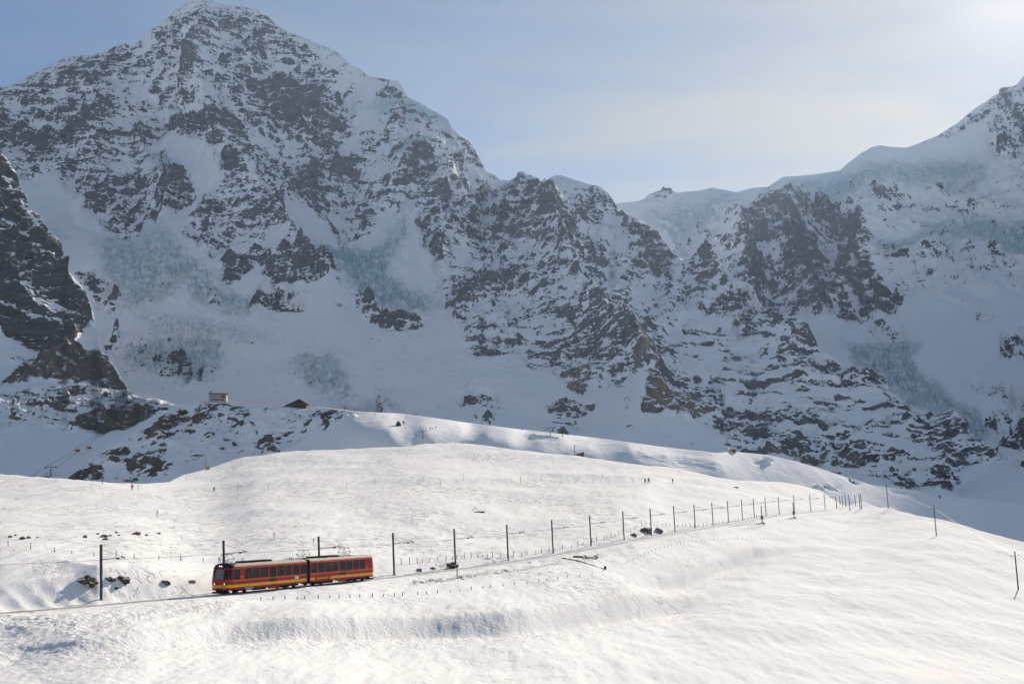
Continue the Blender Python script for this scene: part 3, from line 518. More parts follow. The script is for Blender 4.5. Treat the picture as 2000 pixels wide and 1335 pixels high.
U, V, X = base_layer(-390, 418, 400, 400, E_CREST, [(-400,1030),(100,1030),(420,960)],
 [(-400,0,2500),(-200,150,2400),(0,298,2300),(52,388,2250),(121,478,2150),(185,625,2000),(198,686,1850),(254,764,1700),(345,790,1480),(400,790,1340),
  (-200,400,2050),(0,480,2040),(70,555,2000),(110,622,1955),(30,575,1975),(0,640,1920),(80,690,1870),(-200,650,1850),(0,750,1740),(120,745,1740),(200,755,1720),(-200,750,1740),(0,830,1510),(120,835,1490),(200,842,1450),(260,828,1450),(300,800,1460),
  (0,870,1425),(150,870,1405),(250,850,1375),(320,820,1370),(60,915,1355),(0,960,1290),(200,930,1325),(300,900,1290),(400,850,1270),(400,900,1230),(-200,900,1380),(-300,1000,1240),(100,1030,1190),(400,960,1180)])
wu = U + 5 * fbm(np.stack([U / 26, V / 26, U * 0], -1), 4); wv = V + 5 * fbm(np.stack([U / 26, V / 26, U * 0 + 9], -1), 4)
rock = sample(paint(E_ROCK_AND_SHADE), wu, wv) * 0.93; rock = np.maximum(rock, sample(paint([(.75, [(-300,760),(250,765),(345,792),(260,812),(100,830),(-300,850)], 12)]), U, V) * np.clip((fbm(np.stack([U / 45, (V + 0.1 * U) / 7, U * 0], -1), 3, 0.6) + 0.05) * 2.5, 0, .9)); brown = sample(paint(E_BROWN), U, V)
N = normals(X); W0 = X / 1000.0
amp = np.clip(rock * 1.3, 0, 1)
hgt = amp * (ridged(W0 * 8, 5) - 0.9) * 16 + amp * (ridged(W0 * np.array([30, 30, 14.0]), 4) - 0.8) * 7
st = (X[..., 2] - 0.22 * X[..., 0] + 12 * fbm(W0 * 7, 3)) / 21.0
saw = st - np.floor(st); hgt += amp * (np.clip(saw * 1.25, 0, 1) - np.clip((saw - 0.8) * 5, 0, 1)) * 10
hgt += (1 - amp) * fbm(W0 * 6, 4) * 3.5
edge = np.clip((np.arange(X.shape[0])[::-1] / 24.0), 0.15, 1)[:, None]
X = X + N * (hgt * edge)[..., None]
X, at = add_back(X, 8, 300, 200, dict(rock=rock, ice=np.zeros_like(rock), brown=brown))
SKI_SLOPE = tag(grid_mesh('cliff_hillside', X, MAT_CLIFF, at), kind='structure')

# ---- the moraine hill of the station and the long snow shoulder
C_ROCK = [(.36, [(130,938),(260,845),(400,785),(700,803),(580,880),(480,890),(250,948)], 8), (.80, [(272,802),(390,790),(462,794),(442,815),(380,830),(330,850),(290,862),(280,842),(320,815)], 4), (.8, [(198,887),(240,869),(257,880),(230,902),(203,897)], 3), (.76, [(116,928),(180,903),(212,920),(180,937),(125,937)], 3), (.68, [(248,912),(300,880),(332,890),(352,900),(330,922),(290,932),(270,942),(248,932)], 4), (.9, stroke([(248,912),(275,895),(300,880)], 8), 3),
 (.5, [(350,820),(400,830),(432,840),(420,862),(360,852)], 5), (.55, [(510,800),(570,800),(640,800),(652,810),(600,832),(560,817)], 4), (.6, [(488,857),(560,850),(550,882),(500,882)], 4), (.76, [(630,805),(692,803),(697,815),(640,832)], 4), (.5, [(400,800),(480,805),(500,830),(430,835)], 6), (.45, [(440,850),(480,845),(480,880),(430,880)], 5), (.6, [(95,930),(115,922),(125,940),(100,942)], 3),
 (.5, stroke([(890,872),(940,880),(980,890)], 4), 2), (.4, stroke([(1030,848),(1130,858)], 4), 2), (.22, stroke([(1250,882),(1330,905),(1400,915)], 14), 5), (.62, [(1470,898),(1510,896),(1505,908),(1480,908)], 3), (.6, stroke([(1630,915),(1680,945)], 7), 3), (.6, stroke([(1590,950),(1640,957)], 7), 3), (.45, stroke([(1740,960),(1850,972)], 6), 3)]
C_CREST = [(-60,1010),(60,972),(95,952),(130,934),(165,908),(200,884),(260,843),(300,820),(340,801),(385,785),(400,782),(460,784),(560,791),(640,796),(690,802),(715,804),(780,807),(850,816),(920,826),(1000,836),(1150,853),(1250,866),(1300,873),(1400,884),(1430,881),(1500,888),(1560,902),(1600,914),(1700,946),(1850,968),(2000,984),(2300,1012)]
U, V, X = base_layer(-50, 2280, 1000, 170, C_CREST, [(-60,1030),(300,1000),(800,960),(1200,980),(1400,1010),(1700,1060),(2000,1120),(2300,1200)],
 [(-60,1010,900),(130,934,960),(260,843,1010),(385,785,1040),(560,791,1030),(700,803,1000),(780,807,1000),(920,826,1000),(1030,839,985),(1150,853,985),(1300,873,955),(1430,881,945),(1500,888,955),(1700,946,1000),(2000,984,1050),(2280,1010,1050),
  (200,950,935),(330,900,955),(450,850,1000),(450,900,962),(600,850,985),(600,880,962),(700,825,925),(700,880,884),(760,838,872),(760,880,842),(830,836,880),(830,870,864),(900,840,905),(900,872,890),(950,848,892),(950,877,877),
  (1000,852,890),(1000,882,874),(1050,858,888),(1100,862,884),(1100,890,870),(1150,868,880),(1150,896,866),(1230,876,874),(1230,905,859),(1300,884,868),(1300,915,853),(1400,900,870),(1400,932,852),
  (1450,940,862),(1550,935,908),(1600,960,895),(1750,985,955),(1700,1010,905),(1900,1020,1000),(2000,1060,985),(2280,1100,985),(800,960,790),(300,1000,890),(1200,980,800),(1500,1010,838)])
wu = U + 4 * fbm(np.stack([U / 16, V / 16, U * 0], -1), 4); wv = V + 3 * fbm(np.stack([U / 16, V / 16, U * 0 + 9], -1), 4)
rock = sample(paint(C_ROCK, feather=3), wu, wv)
N = normals(X); W0 = X / 1000.0
amp = np.clip(rock * 1.4, 0, 1)
hgt = amp * (ridged(W0 * 26 * np.array([1, 1, .6]), 5) - 0.7) * 5 + (1 - amp) * (fbm(W0 * 14, 4) * 0.6 + fbm(W0 * np.array([60, 14, 20]), 3) * 0.4)
edge = np.clip((np.arange(X.shape[0])[::-1] / 12.0), 0.12, 1)[:, None]
X = X + N * (hgt * edge)[..., None]
X, at = add_back(X, 8, 250, 90, dict(rock=rock, ice=np.zeros_like(rock), brown=np.zeros_like(rock) + .4))
SHOULDER = tag(grid_mesh('moraine_hill', X, MAT_MORAINE, at), kind='structure')

# ------------------------------------------------------------------ the near hill with the railway
# masts stand about 20 m apart along the line: chain them from the pixels they stand at
MAST_PX = [(-130,1187),(199,1162),(436,1147),(631,1128),(772,1117),(885,1105),(994,1092),(1083,1077),(1156,1062),(1219,1048),(1273,1040),(1319,1035),(1358,1030),(1394,1026),(1424,1020),(1451,1017),(1473,1013),(1494,1009),(1517,1005),(1548,1001),(1590,998),(1612,994)]
def chain():
    out = {}
    def solve(u, p, s, sgn):
        k = (u - CX) / FPX                            # x = k * y up to a small tilt term
        a = 1 + k * k; b = -2 * (k * p[0] + p[1]); c = p[0] ** 2 + p[1] ** 2 - s * s
        disc = b * b - 4 * a * c
        y = (-b + sgn * math.sqrt(max(disc, 0))) / (2 * a)
        return (k * y, y)
    p = ((436 - CX) / FPX * 158.5, 158.5); out[2] = p
    for i in range(3, len(MAST_PX)):
        p = solve(MAST_PX[i][0], p, 20.0, 1); out[i] = p
    p = out[2]
    for i in (1, 0):
        p = solve(MAST_PX[i][0], p, 20.0, -1); out[i] = p
    return [out[i] for i in range(len(MAST_PX))]
_mast = chain()
MASTS = [P(u, v, y) for (u, v), (x, y) in zip(MAST_PX, _mast)]
# rail centre line: 2.5 m to the near right side of the masts
def smooth_line(pts, n):
    pts = np.array(pts, float); d = np.concatenate([[0], np.cumsum(np.linalg.norm(np.diff(pts, axis=0), axis=1))])
    for _ in range(2):
        q = pts.copy(); q[1:-1] = (pts[:-2] + 2 * pts[1:-1] + pts[2:]) / 4; pts = q
    s = np.linspace(0, d[-1], n)
    # catmull-rom
    i = np.clip(np.searchsorted(d, s) - 1, 0, len(pts) - 2); t = ((s - d[i]) / (d[i + 1] - d[i]))[:, None]
    g = lambda k: pts[np.clip(k, 0, len(pts) - 1)]
    p0, p1, p2, p3 = g(i - 1), g(i), g(i + 1), g(i + 2)
    return 0.5 * (2 * p1 + (p2 - p0) * t + (2 * p0 - 5 * p1 + 4 * p2 - p3) * t ** 2 + (3 * p1 - p0 - 3 * p2 + p3) * t ** 3)
_mp = np.array([tuple(m) for m in MASTS])
_tg = np.gradient(_mp, axis=0); _tg[:, 2] = 0; _tg /= np.linalg.norm(_tg, axis=1)[:, None]
_nr = np.stack([_tg[:, 1], -_tg[:, 0], _tg[:, 0] * 0], 1)
_c = _mp + _nr * 2.5
# the track stays about level and climbs gently
_sl = np.polyfit(np.arange(len(_c)), _c[:, 2], 3); _c[:, 2] = np.polyval(_sl, np.arange(len(_c))) * 0.6 + _c[:, 2] * 0.4
_c[:, 2] -= 0.66 * np.clip((10.5 - np.arange(len(_c))) / 5.5, 0, 1)
_c = np.concatenate([_c[:1] - (_c[1] - _c[0]) * 3, _c])
TRACK = smooth_line(_c, 700)
print('track', TRACK[0], TRACK[-1], [tuple(round(c, 1) for c in m) for m in MASTS][:8])

A_CTRL = [(-400,1500,60),(0,1335,88),(500,1335,94),(1000,1335,106),(1500,1335,114),(2000,1335,122),(2400,1420,112),(-300,1700,42),(1000,1700,52),(2300,1700,60),
 (-300,1260,106),(0,1240,113),(500,1220,124),(1000,1210,142),(1500,1210,162),(2000,1230,170),(850,1160,172),(1250,1120,225),(1500,1090,275),(1990,1150,245),(1829,1046,330),(1735,991,440),(1690,986,540),(2000,1058,345),(2300,1132,300),(1600,1040,360),
 (0,1065,178),(250,1065,192),(600,1060,212),(850,1050,250),(1080,1015,325),(1300,990,420),(1500,975,500),(0,1000,270),(250,1000,285),(500,990,310),(800,970,365),(1000,960,410),
 (258,956,400),(418,959,430),(-200,915,480),(0,925,470),(255,946,440),(400,915,560),(575,881,650),(870,865,690),(1080,887,650),(1300,914,620),(1420,938,580),(1262,943,470),(1000,944,470),(700,944,440),(1560,946,650),(1640,982,600),(-300,1000,280)]
for i in range(0, len(MASTS), 2):
    A_CTRL.append((MAST_PX[i][0], MAST_PX[i][1], _mast[i][1]))
A_CREST = [(-500,895),(-200,913),(0,924),(120,936),(200,943),(255,945),(330,940),(360,928),(400,914),(480,893),(575,880),(700,877),(800,872),(830,866),(860,863),(900,864),(960,872),(1080,886),(1200,901),(1300,914),(1400,934),(1440,938),(1520,941),(1560,945),(1600,956),(1622,970),(1640,983),(1655,988),(1672,983),(1690,982),(1705,986),(1760,999),(1850,1018),(2000,1056),(2300,1130),(2600,1205)]
U, V, X = base_layer(-480, 2500, 1080, 430, A_CREST, [(-500,1720),(2600,1720)], A_CTRL, 0.8, 1.0)
W0 = X.copy()
# railway bench, with a bank cut on the hill side
tr = TRACK[::3]
dmin = np.full(X.shape[:2], 1e9); zt = np.zeros(X.shape[:2]); side = np.zeros(X.shape[:2])
tg = np.gradient(tr, axis=0)
for k in range(len(tr)):
    dxx, dyy = X[..., 0] - tr[k, 0], X[..., 1] - tr[k, 1]
    d2 = dxx * dxx + dyy * dyy
    m = d2 < dmin
    dmin[m] = d2[m]; zt[m] = tr[k, 2]
    side[m] = (dxx * tg[k, 1] - dyy * tg[k, 0])[m]            # > 0: near (camera) side
dmin = np.sqrt(dmin); sd = np.where(side > 0, dmin, -dmin)
w = 1 - np.clip((dmin - 2.6) / 4.5, 0, 1); w = w * w * (3 - 2 * w)
Zb = zt - 0.17
X[..., 2] = X[..., 2] * (1 - w) + Zb * w
# open view of the bed where it runs free of the bank, left of the train
fr = np.clip(sd / 1.5, 0, 1) * np.clip((24 - sd) / 10, 0, 1) * np.clip((160 - X[..., 1]) / 12, 0, 1)
X[..., 2] = X[..., 2] * (1 - fr) + np.minimum(X[..., 2], zt - 0.14 - 0.03 * np.clip(sd - 1.5, 0, 40)) * fr
# bank on the hill side of the line
bk = np.clip((-sd - 1.7) / 2.6, 0, 1); X[..., 2] += bk * bk * (3 - 2 * bk) * 0.75 * np.exp(-np.clip(-sd - 4.3, 0, 99) / 9.0)
# ploughed berm on the near side of the line
berm = np.exp(-((sd - 3.4) / 1.0) ** 2) * (0.55 + 0.5 * fbm(W0 / np.array([9, 9, 9.0]), 3))
X[..., 2] += np.clip(berm, 0, 2) * np.clip((X[..., 1] - 150) / 20, 0, 1) * np.clip((330 - X[..., 1]) / 100, 0, 1) * 0.38
# drifts, scarps and steps of the snow cover
def scarp(pts, h, wup, wdn):
    """a bank along a pixel line: the ground behind it stands h higher"""
    d = seg_dist(U, V, pts)
    px = np.array(pts, float); vl = np.interp(U, px[:, 0], px[:, 1])
    inside = np.clip((U - px[0, 0]) / 140, 0, 1) * np.clip((px[-1, 0] - U) / 140, 0, 1)
    s = vl - V                                       # > 0 above the line in the photo = farther
    prof = np.where(s > 0, np.exp(-s / wup), np.clip(1 + s / wdn, 0, 1) ** 1.5)
    return h * prof * inside
def dip(pts, h, wdn, wfr):
    """a bank that falls away towards the camera side of a line and recovers slowly"""
    px = np.array(pts, float); vl = np.interp(U, px[:, 0], px[:, 1]); s = V - vl
    inside = (lambda q: q * q * (3 - 2 * q))(np.clip((U - px[0, 0]) / 160, 0, 1) * np.clip((px[-1, 0] - U) / 260, 0, 1))
    a = np.clip(s / wdn, 0, 1); a = a * a * (3 - 2 * a)
    return -h * a * np.exp(-np.clip(s - wdn, 0, 1e4) / wfr) * inside
X[..., 2] += dip([(-700,1285),(-150,1275),(150,1262),(330,1240),(480,1226),(640,1216),(900,1204),(1020,1190),(1150,1170),(1480,1110)], 1.5, 16, 80) * np.interp(U, [0, 250, 600, 1000, 1300], [0.10, 0.45, 1.0, 1.35, 1.9])
X[..., 2] += dip([(1200,1142),(1340,1106),(1400,1084),(1470,1066),(1640,1070)], 2.6, 10, 60)
X[..., 2] += scarp([(1480,1105),(1560,1090),(1640,1100)], 0.5, 25, 14)
X[..., 2] += scarp([(-700,1140),(-100,1128),(60,1108),(110,1108),(190,1128),(250,1118),(420,1122)], 0.8, 50, 22)
X[..., 2] += scarp([(-700,1225),(60,1200),(200,1186),(330,1176),(520,1160)], 0.35, 30, 36)
X[..., 2] += scarp([(1240,948),(1330,936),(1400,942),(1460,960)], 1.6, 30, 9)
X[..., 2] += scarp([(560,948),(800,941),(1000,938),(1250,936)], 0.8, 25, 6)
ROUGH = [(.9, [(-100,1190),(200,1180),(420,1165),(470,1185),(460,1210),(330,1220),(210,1245),(150,1250),(-100,1245)], 14), (.8, stroke([(-100,1290),(200,1275),(500,1245),(900,1222),(1100,1200),(1290,1170)], 44), 16), (.8, stroke([(1280,1130),(1400,1100),(1500,1082)], 36), 12), (.6, stroke([(-50,1180),(200,1168),(400,1158)], 10), 4), (.35, [(-100,1300),(600,1280),(700,1335),(600,1500),(-100,1500)], 60), (.5, [(40,1100),(110,1105),(150,1140),(60,1140)], 10)]
GRASS = [(.62, stroke([(800,1140),(880,1130),(960,1118),(1010,1113)], 9), 4), (.5, stroke([(1010,1112),(1060,1100),(1090,1098)], 7), 4), (.62, [(1132,1085),(1165,1080),(1190,1078),(1170,1092),(1140,1098)], 4), (.5, stroke([(1460,1032),(1490,1026)], 6), 3), (.35, stroke([(1420,1035),(1450,1032)], 5), 3), (.55, [(805,1112),(825,1108),(822,1118)], 3), (.6, [(865,1100),(895,1095),(890,1108),(868,1108)], 3),
 (.45, stroke([(1760,1015),(1830,1030),(1900,1045),(1960,1062)], 4), 2), (.4, stroke([(1940,1072),(1965,1080)], 7), 3), (.45, stroke([(900,866),(980,876),(1080,888),(1200,902)], 4), 2), (.5, stroke([(1600,1002),(1650,1005)], 9), 4), (.5, stroke([(335,932),(395,918)], 5), 2), (.55, stroke([(800,872),(850,867)], 4), 2), (.45, stroke([(1545,946),(1575,950)], 4), 2), (.4, stroke([(1210,985),(1275,1000)], 4), 2), (.6, stroke([(920,996),(950,1001)], 6), 2), (.5, stroke([(560,880),(700,878)], 3), 2)]
wu = U + 5 * fbm(np.stack([U / 18, V / 12, U * 0], -1), 3); wv = V + 4 * fbm(np.stack([U / 18, V / 12, U * 0 + 9], -1), 3)
rough = sample(paint(ROUGH), wu, wv); grass = sample(paint(GRASS), wu, wv)
near = np.clip(240 / X[..., 1], 0.3, 1)
hh = rough * (fbm(W0 / 0.7, 4) * 0.13 + ridged(W0 / 2.2, 3) * 0.08)
hh += fbm(W0 / np.array([9, 40, 20.0]), 4) * 0.30 + fbm(W0 / 60.0, 3) * 0.8 * np.clip(dmin / 25, 0, 1)
hh += fbm(W0 / np.array([1.5, 8, 3.0]), 3) * 0.07 * near
hh *= np.clip((dmin - 1.2) / 3.0, 0.02, 1)
X[..., 2] += hh
# the hill is piste-smooth along the footpath
X, at = add_back(X, 10, 260, 60, dict(rough=rough, grass=grass))
HILL = tag(grid_mesh('snow_hill', X, MAT_SNOW, at), kind='structure')

# wide snow land below and behind, out to the horizon
def plain():
    n, m = 96, 30
    a = np.linspace(0, 2 * np.pi, n + 1)[None]; r = (np.linspace(0.0, 1, m) ** 2 * 26000 + 1)[:, None]
    x, y = r * np.cos(a), r * np.sin(a)
    pts = np.stack([x, y, np.full_like(x, -135.0)], -1)
    pts[..., 2] += fbm(pts / 2500.0, 4) * 35 * np.clip(r / 3000, 0, 1)
    z = np.zeros(x.shape)
    o = grid_mesh('snow_land', pts, MAT_SNOW, dict(rough=z, grass=z))
    return tag(o, kind='structure')
plain()

# ------------------------------------------------------------------ haze
def haze():
    lo, hi = (-9000, -6000, -230), (9000, 9500, 2150)
    me = bpy.data.meshes.new('haze')
    v = [(x, y, z) for x in (lo[0], hi[0]) for y in (lo[1], hi[1]) for z in (lo[2], hi[2])]
    me.from_pydata(v, [], [(0, 1, 3, 2), (4, 6, 7, 5), (0, 4, 5, 1), (2, 3, 7, 6), (0, 2, 6, 4), (1, 5, 7, 3)])
    o = bpy.data.objects.new('haze', me); COL.objects.link(o)
    t = NT('thin mountain haze'); t.n.remove(t.b)
    pv = t.add('ShaderNodeVolumePrincipled', {'Color': (0.50, 0.69, 1.0, 1), 'Density': HAZE_D, 'Anisotropy': 0.35})
    t.l.new(pv.outputs[0], t.out.inputs['Volume'])
    me.materials.append(t.m)
    return tag(o, kind='stuff')
HAZE_D = 2.7e-5
haze()

# ------------------------------------------------------------------ building helpers
class MB:
    """collects simple solids and links them as one mesh object"""
    def __init__(s): s.v, s.f, s.m = [], [], []
    def _add(s, vs, fs, mi=0):
        b = len(s.v); s.v += [tuple(v) for v in vs]; s.f += [tuple(b + i for i in f) for f in fs]; s.m += [mi] * len(fs); return s
    def box(s, x0, x1, y0, y1, z0, z1, mi=0):
        v = [(x, y, z) for x in (x0, x1) for y in (y0, y1) for z in (z0, z1)]
        return s._add(v, [(0, 1, 3, 2), (4, 6, 7, 5), (0, 4, 5, 1), (2, 3, 7, 6), (0, 2, 6, 4), (1, 5, 7, 3)], mi)
    def tube(s, a, b, r, n=6, r2=None, mi=0):
        a, b = Vector(a), Vector(b); d = (b - a).normalized()
        x = d.orthogonal().normalized(); y = d.cross(x); r2 = r if r2 is None else r2
        vs = []
        for p, rr in ((a, r), (b, r2)):
            vs += [p + (x * math.cos(2 * math.pi * k / n) + y * math.sin(2 * math.pi * k / n)) * rr for k in range(n)]
        fs = [(k, (k + 1) % n, n + (k + 1) % n, n + k) for k in range(n)] + [tuple(range(n))[::-1], tuple(range(n, 2 * n))]
        return s._add(vs, fs, mi)
    def prism(s, poly, h0, h1, axis='y', mi=0):
        """polygon in the two other axes, extruded along axis"""
        n = len(poly); f = {'y': lambda p, h: (p[0], h, p[1]), 'x': lambda p, h: (h, p[0], p[1]), 'z': lambda p, h: (p[0], p[1], h)}[axis]
        vs = [f(p, h0) for p in poly] + [f(p, h1) for p in poly]
        return s._add(vs, [(k, (k + 1) % n, n + (k + 1) % n, n + k) for k in range(n)] + [tuple(range(n))[::-1], tuple(range(n, 2 * n))], mi)
    def disc(s, c, nrm, r, th, n=20, mi=0):
        c, nrm = Vector(c), Vector(nrm).normalized(); return s.tube(c, c + nrm * th, r, n, mi=mi)
    def hexa(s, p, mi=0):
        """8 corners: bottom 4, top 4"""
        return s._add(p, [(3, 2, 1, 0), (4, 5, 6, 7), (0, 1, 5, 4), (1, 2, 6, 5), (2, 3, 7, 6), (3, 0, 4, 7)], mi)
    def build(s, name, mats, parent=None, smooth=False, bevel=0.0):
        me = bpy.data.meshes.new(name); me.from_pydata(s.v, [], s.f)
        mats = mats if isinstance(mats, (list, tuple)) else [mats]
        for m in mats: me.materials.append(m)
        me.polygons.foreach_set('material_index', s.m)
        bm = bmesh.new(); bm.from_mesh(me); bmesh.ops.recalc_face_normals(bm, faces=bm.faces); bm.to_mesh(me); bm.free()
        if smooth: me.polygons.foreach_set('use_smooth', [True] * len(me.polygons))
        me.update()
        o = bpy.data.objects.new(name, me); COL.objects.link(o)
        if parent: o.parent = parent
        return o
def empty(name, loc, rz=0.0, rot=None):
    o = bpy.data.objects.new(name, None); COL.objects.link(o); o.location = loc
    o.rotation_euler = rot if rot is not None else (0, 0, rz); o.empty_display_size = 0.5
    return o
def copy_tree(o, parent=None):
    kids = list(o.children)
    c = o.copy(); COL.objects.link(c); c.parent = parent
    for k in kids: copy_tree(k, c)
    return c

bpy.context.view_layer.update()
DG = bpy.context.evaluated_depsgraph_get()
def hit(o, u, v):
    r = ray(u, v).normalized()
    ok, loc, nrm, _ = o.ray_cast(Vector((0, 0, 0)), r, distance=20000, depsgraph=DG)
    return loc if ok else None
def down(o, x, y, default=0.0):
    ok, loc, nrm, _ = o.ray_cast(Vector((x, y, 3000)), Vector((0, 0, -1)), distance=6000, depsgraph=DG)
    return loc.z if ok else default
def on(u, v, o=None):
    """ground point at a photo pixel, searching a little lower if the ray passes over the crest"""
    o = o or HILL
    for k in range(0, 40, 2):
        p = hit(o, u, v + k)
        if p is not None: return p
    return P(u, v, 500)
def mpp(p):                                           # metres per photo pixel at a point
    return p.y / FPX
NTH = ['first', 'second', 'third', 'fourth', 'fifth', 'sixth', 'seventh', 'eighth', 'ninth', 'tenth', 'eleventh', 'twelfth', 'thirteenth', 'fourteenth', 'fifteenth', 'sixteenth', 'seventeenth', 'eighteenth', 'nineteenth', 'twentieth']

M = dict(
 red=simple('carmine coach paint', (0.34, 0.015, 0.022), 0.5, 0, 0.18, 1.2), yellow=simple('yellow stripe paint', (0.85, 0.43, 0.02), 0.4, 0, 0.12, 2),
 orange=simple('orange line paint', (0.75, 0.24, 0.04), 0.4, 0, 0.1, 2), roof=simple('cream roof paint', (0.52, 0.46, 0.38), 0.6, 0, 0.2, 0.8), black=simple('black roof gear', (0.018, 0.019, 0.02), 0.6, 0, 0.3, 4),
 under=simple('grimy underframe', (0.02, 0.019, 0.018), 0.75, 0, 0.5, 3), grey=simple('grey step plate', (0.30, 0.31, 0.33), 0.5, 0, 0.2, 4), white=simple('white enamel', (0.8, 0.8, 0.8), 0.5, 0, 0.06, 4),
 seat=simple('dark seat cloth', (0.03, 0.045, 0.06), 0.8, 0, 0.3, 4), steel=simple('galvanised mast steel', (0.085, 0.09, 0.10), 0.6, 0.3, 0.35, 3), rust=simple('rusty rail steel', (0.16, 0.12, 0.09), 0.55, 0.3, 0.35, 4),
 wire=simple('dull copper wire', (0.09, 0.085, 0.08), 0.6, 0.2, 0.2, 5), wood=simple('weathered wood', (0.11, 0.075, 0.05), 0.85, 0, 0.45, 6, 0.02), wood_dark=simple('dark chalet wood', (0.045, 0.030, 0.020), 0.85, 0, 0.4, 2, 0.02),
 concrete=simple('pale render', (0.36, 0.33, 0.29), 0.9, 0, 0.2, 1.2), glassd=simple('dark window glass', (0.015, 0.02, 0.025), 0.1, 0, 0.2, 1), polered=simple('orange red pole paint', (0.62, 0.10, 0.06), 0.5, 0, 0.2, 4),
 stone=simple('brown boulder', (0.30, 0.20, 0.13), 0.95, 0, 0.5, 2.5, 0.05), snowcap=MAT_SNOW, blue=simple('blue post paint', (0.06, 0.16, 0.38), 0.5, 0, 0.2, 3), sign=simple('ochre sign board', (0.34, 0.30, 0.12), 0.6, 0, 0.2, 3),
 tealroof=simple('dark teal sheet roof', (0.02, 0.045, 0.055), 0.5, 0.2, 0.3, 1), liftorange=simple('orange chair hood', (0.62, 0.17, 0.05), 0.35, 0, 0.15, 2), liftgrey=simple('lift tower steel', (0.16, 0.18, 0.20), 0.5, 0.4, 0.2, 1),
 far=simple('far grey masonry', (0.10, 0.115, 0.12), 0.8, 0, 0.2, 0.1), coatred=simple('red anorak', (0.42, 0.02, 0.03), 0.7, 0, 0.25, 6), coatdark=simple('navy anorak', (0.02, 0.025, 0.06), 0.7, 0, 0.25, 6), coatblack=simple('black jacket', (0.02, 0.02, 0.022), 0.7, 0, 0.25, 6),
 coatorange=simple('orange jacket', (0.55, 0.18, 0.03), 0.7, 0, 0.25, 6), trous=simple('dark ski trousers', (0.02, 0.02, 0.025), 0.8, 0, 0.25, 6), trousb=simple('blue ski trousers', (0.04, 0.07, 0.16), 0.8, 0, 0.25, 6), skin=simple('skin', (0.45, 0.27, 0.19), 0.6, 0, 0.1, 8), hair=simple('dark hair', (0.02, 0.014, 0.01), 0.7, 0, 0.3, 9))
def glass():
    t = NT('tinted coach glass'); t.set(Base_Color=(0.012, 0.018, 0.022), Roughness=0.06, Alpha=0.70, Specular_IOR_Level=0.25)
    t.m.blend_method = 'BLEND' if hasattr(t.m, 'blend_method') else None
    return t.m
M['glass'] = glass()
def lamp():
    t = NT('lit headlamp'); t.set(Base_Color=(0.9, 0.9, 1.0), Emission_Color=(0.95, 0.95, 1.0), Emission_Strength=0.45); return t.m
M['lamp'] = lamp()

# ------------------------------------------------------------------ railway line
trk = [Vector(p) for p in TRACK]
def track_frame(s):
    """point and unit direction at arc length s along the line"""
    i = np.searchsorted(SARC, s); i = min(max(i, 1), len(trk) - 1)
    f = (s - SARC[i - 1]) / max(1e-6, SARC[i] - SARC[i - 1])
    return trk[i - 1].lerp(trk[i], f), (trk[i] - trk[i - 1]).normalized()
SARC = np.concatenate([[0], np.cumsum([(trk[k + 1] - trk[k]).length for k in range(len(trk) - 1)])])
def ribbon(name, off, prof, mat, parent, s0=0.0, s1=None, step=2.0, zoff=0.0):
    """sweep a small closed profile (y across, z up) along the line"""
    s1 = SARC[-1] if s1 is None else s1
    n = int((s1 - s0) / step); vs, fs = [], []; m = len(prof)
    for k in range(n + 1):
        p, d = track_frame(s0 + (s1 - s0) * k / n); nr = Vector((d.y, -d.x, 0)).normalized()
        for (y, z) in prof: vs.append(p + nr * (off + y) + Vector((0, 0, z + zoff)))
    for k in range(n):
        for j in range(m): fs.append((k * m + j, k * m + (j + 1) % m, (k + 1) * m + (j + 1) % m, (k + 1) * m + j))
    b = MB(); b._add(vs, fs); return b.build(name, mat, parent)
line = empty('railway_line', trk[60])
def inv(o, par):
    bpy.context.view_layer.update(); o.matrix_parent_inverse = par.matrix_world.inverted()
for off in (-0.55, 0.55): inv(ribbon('rail', off, [(-.05, -.14), (.05, -.14), (.05, 0.0), (-.05, 0.0)], M['rust'], line), line)
inv(ribbon('rack_rail', 0.0, [(-.04, -.12), (.04, -.12), (.04, -0.01), (-.04, -0.01)], M['rust'], line), line)
packed = NT('ploughed grey snow'); _o = packed.pos()
packed.set(Base_Color=packed.mix(packed.ramp(packed.noise(packed.mapping(_o, (1 / 0.5, 1 / 2.5, 1)), 1.0, 5, 0.6), 0.35, 0.65), (0.66, 0.655, 0.65), (0.87, 0.87, 0.88)), Roughness=1.0, Specular_IOR_Level=0.02, Normal=packed.bump(packed.noise(packed.mapping(_o, (4, 4, 4)), 1.0, 4), 0.12))
inv(ribbon('packed_snow_bed', 0.0, [(-3.4, -.30), (3.4, -.30), (1.25, -.02), (-1.25, -.02)], packed.m, line), line)
tag(line, 'snow covered rack railway line curving away behind the red train', 'railway')

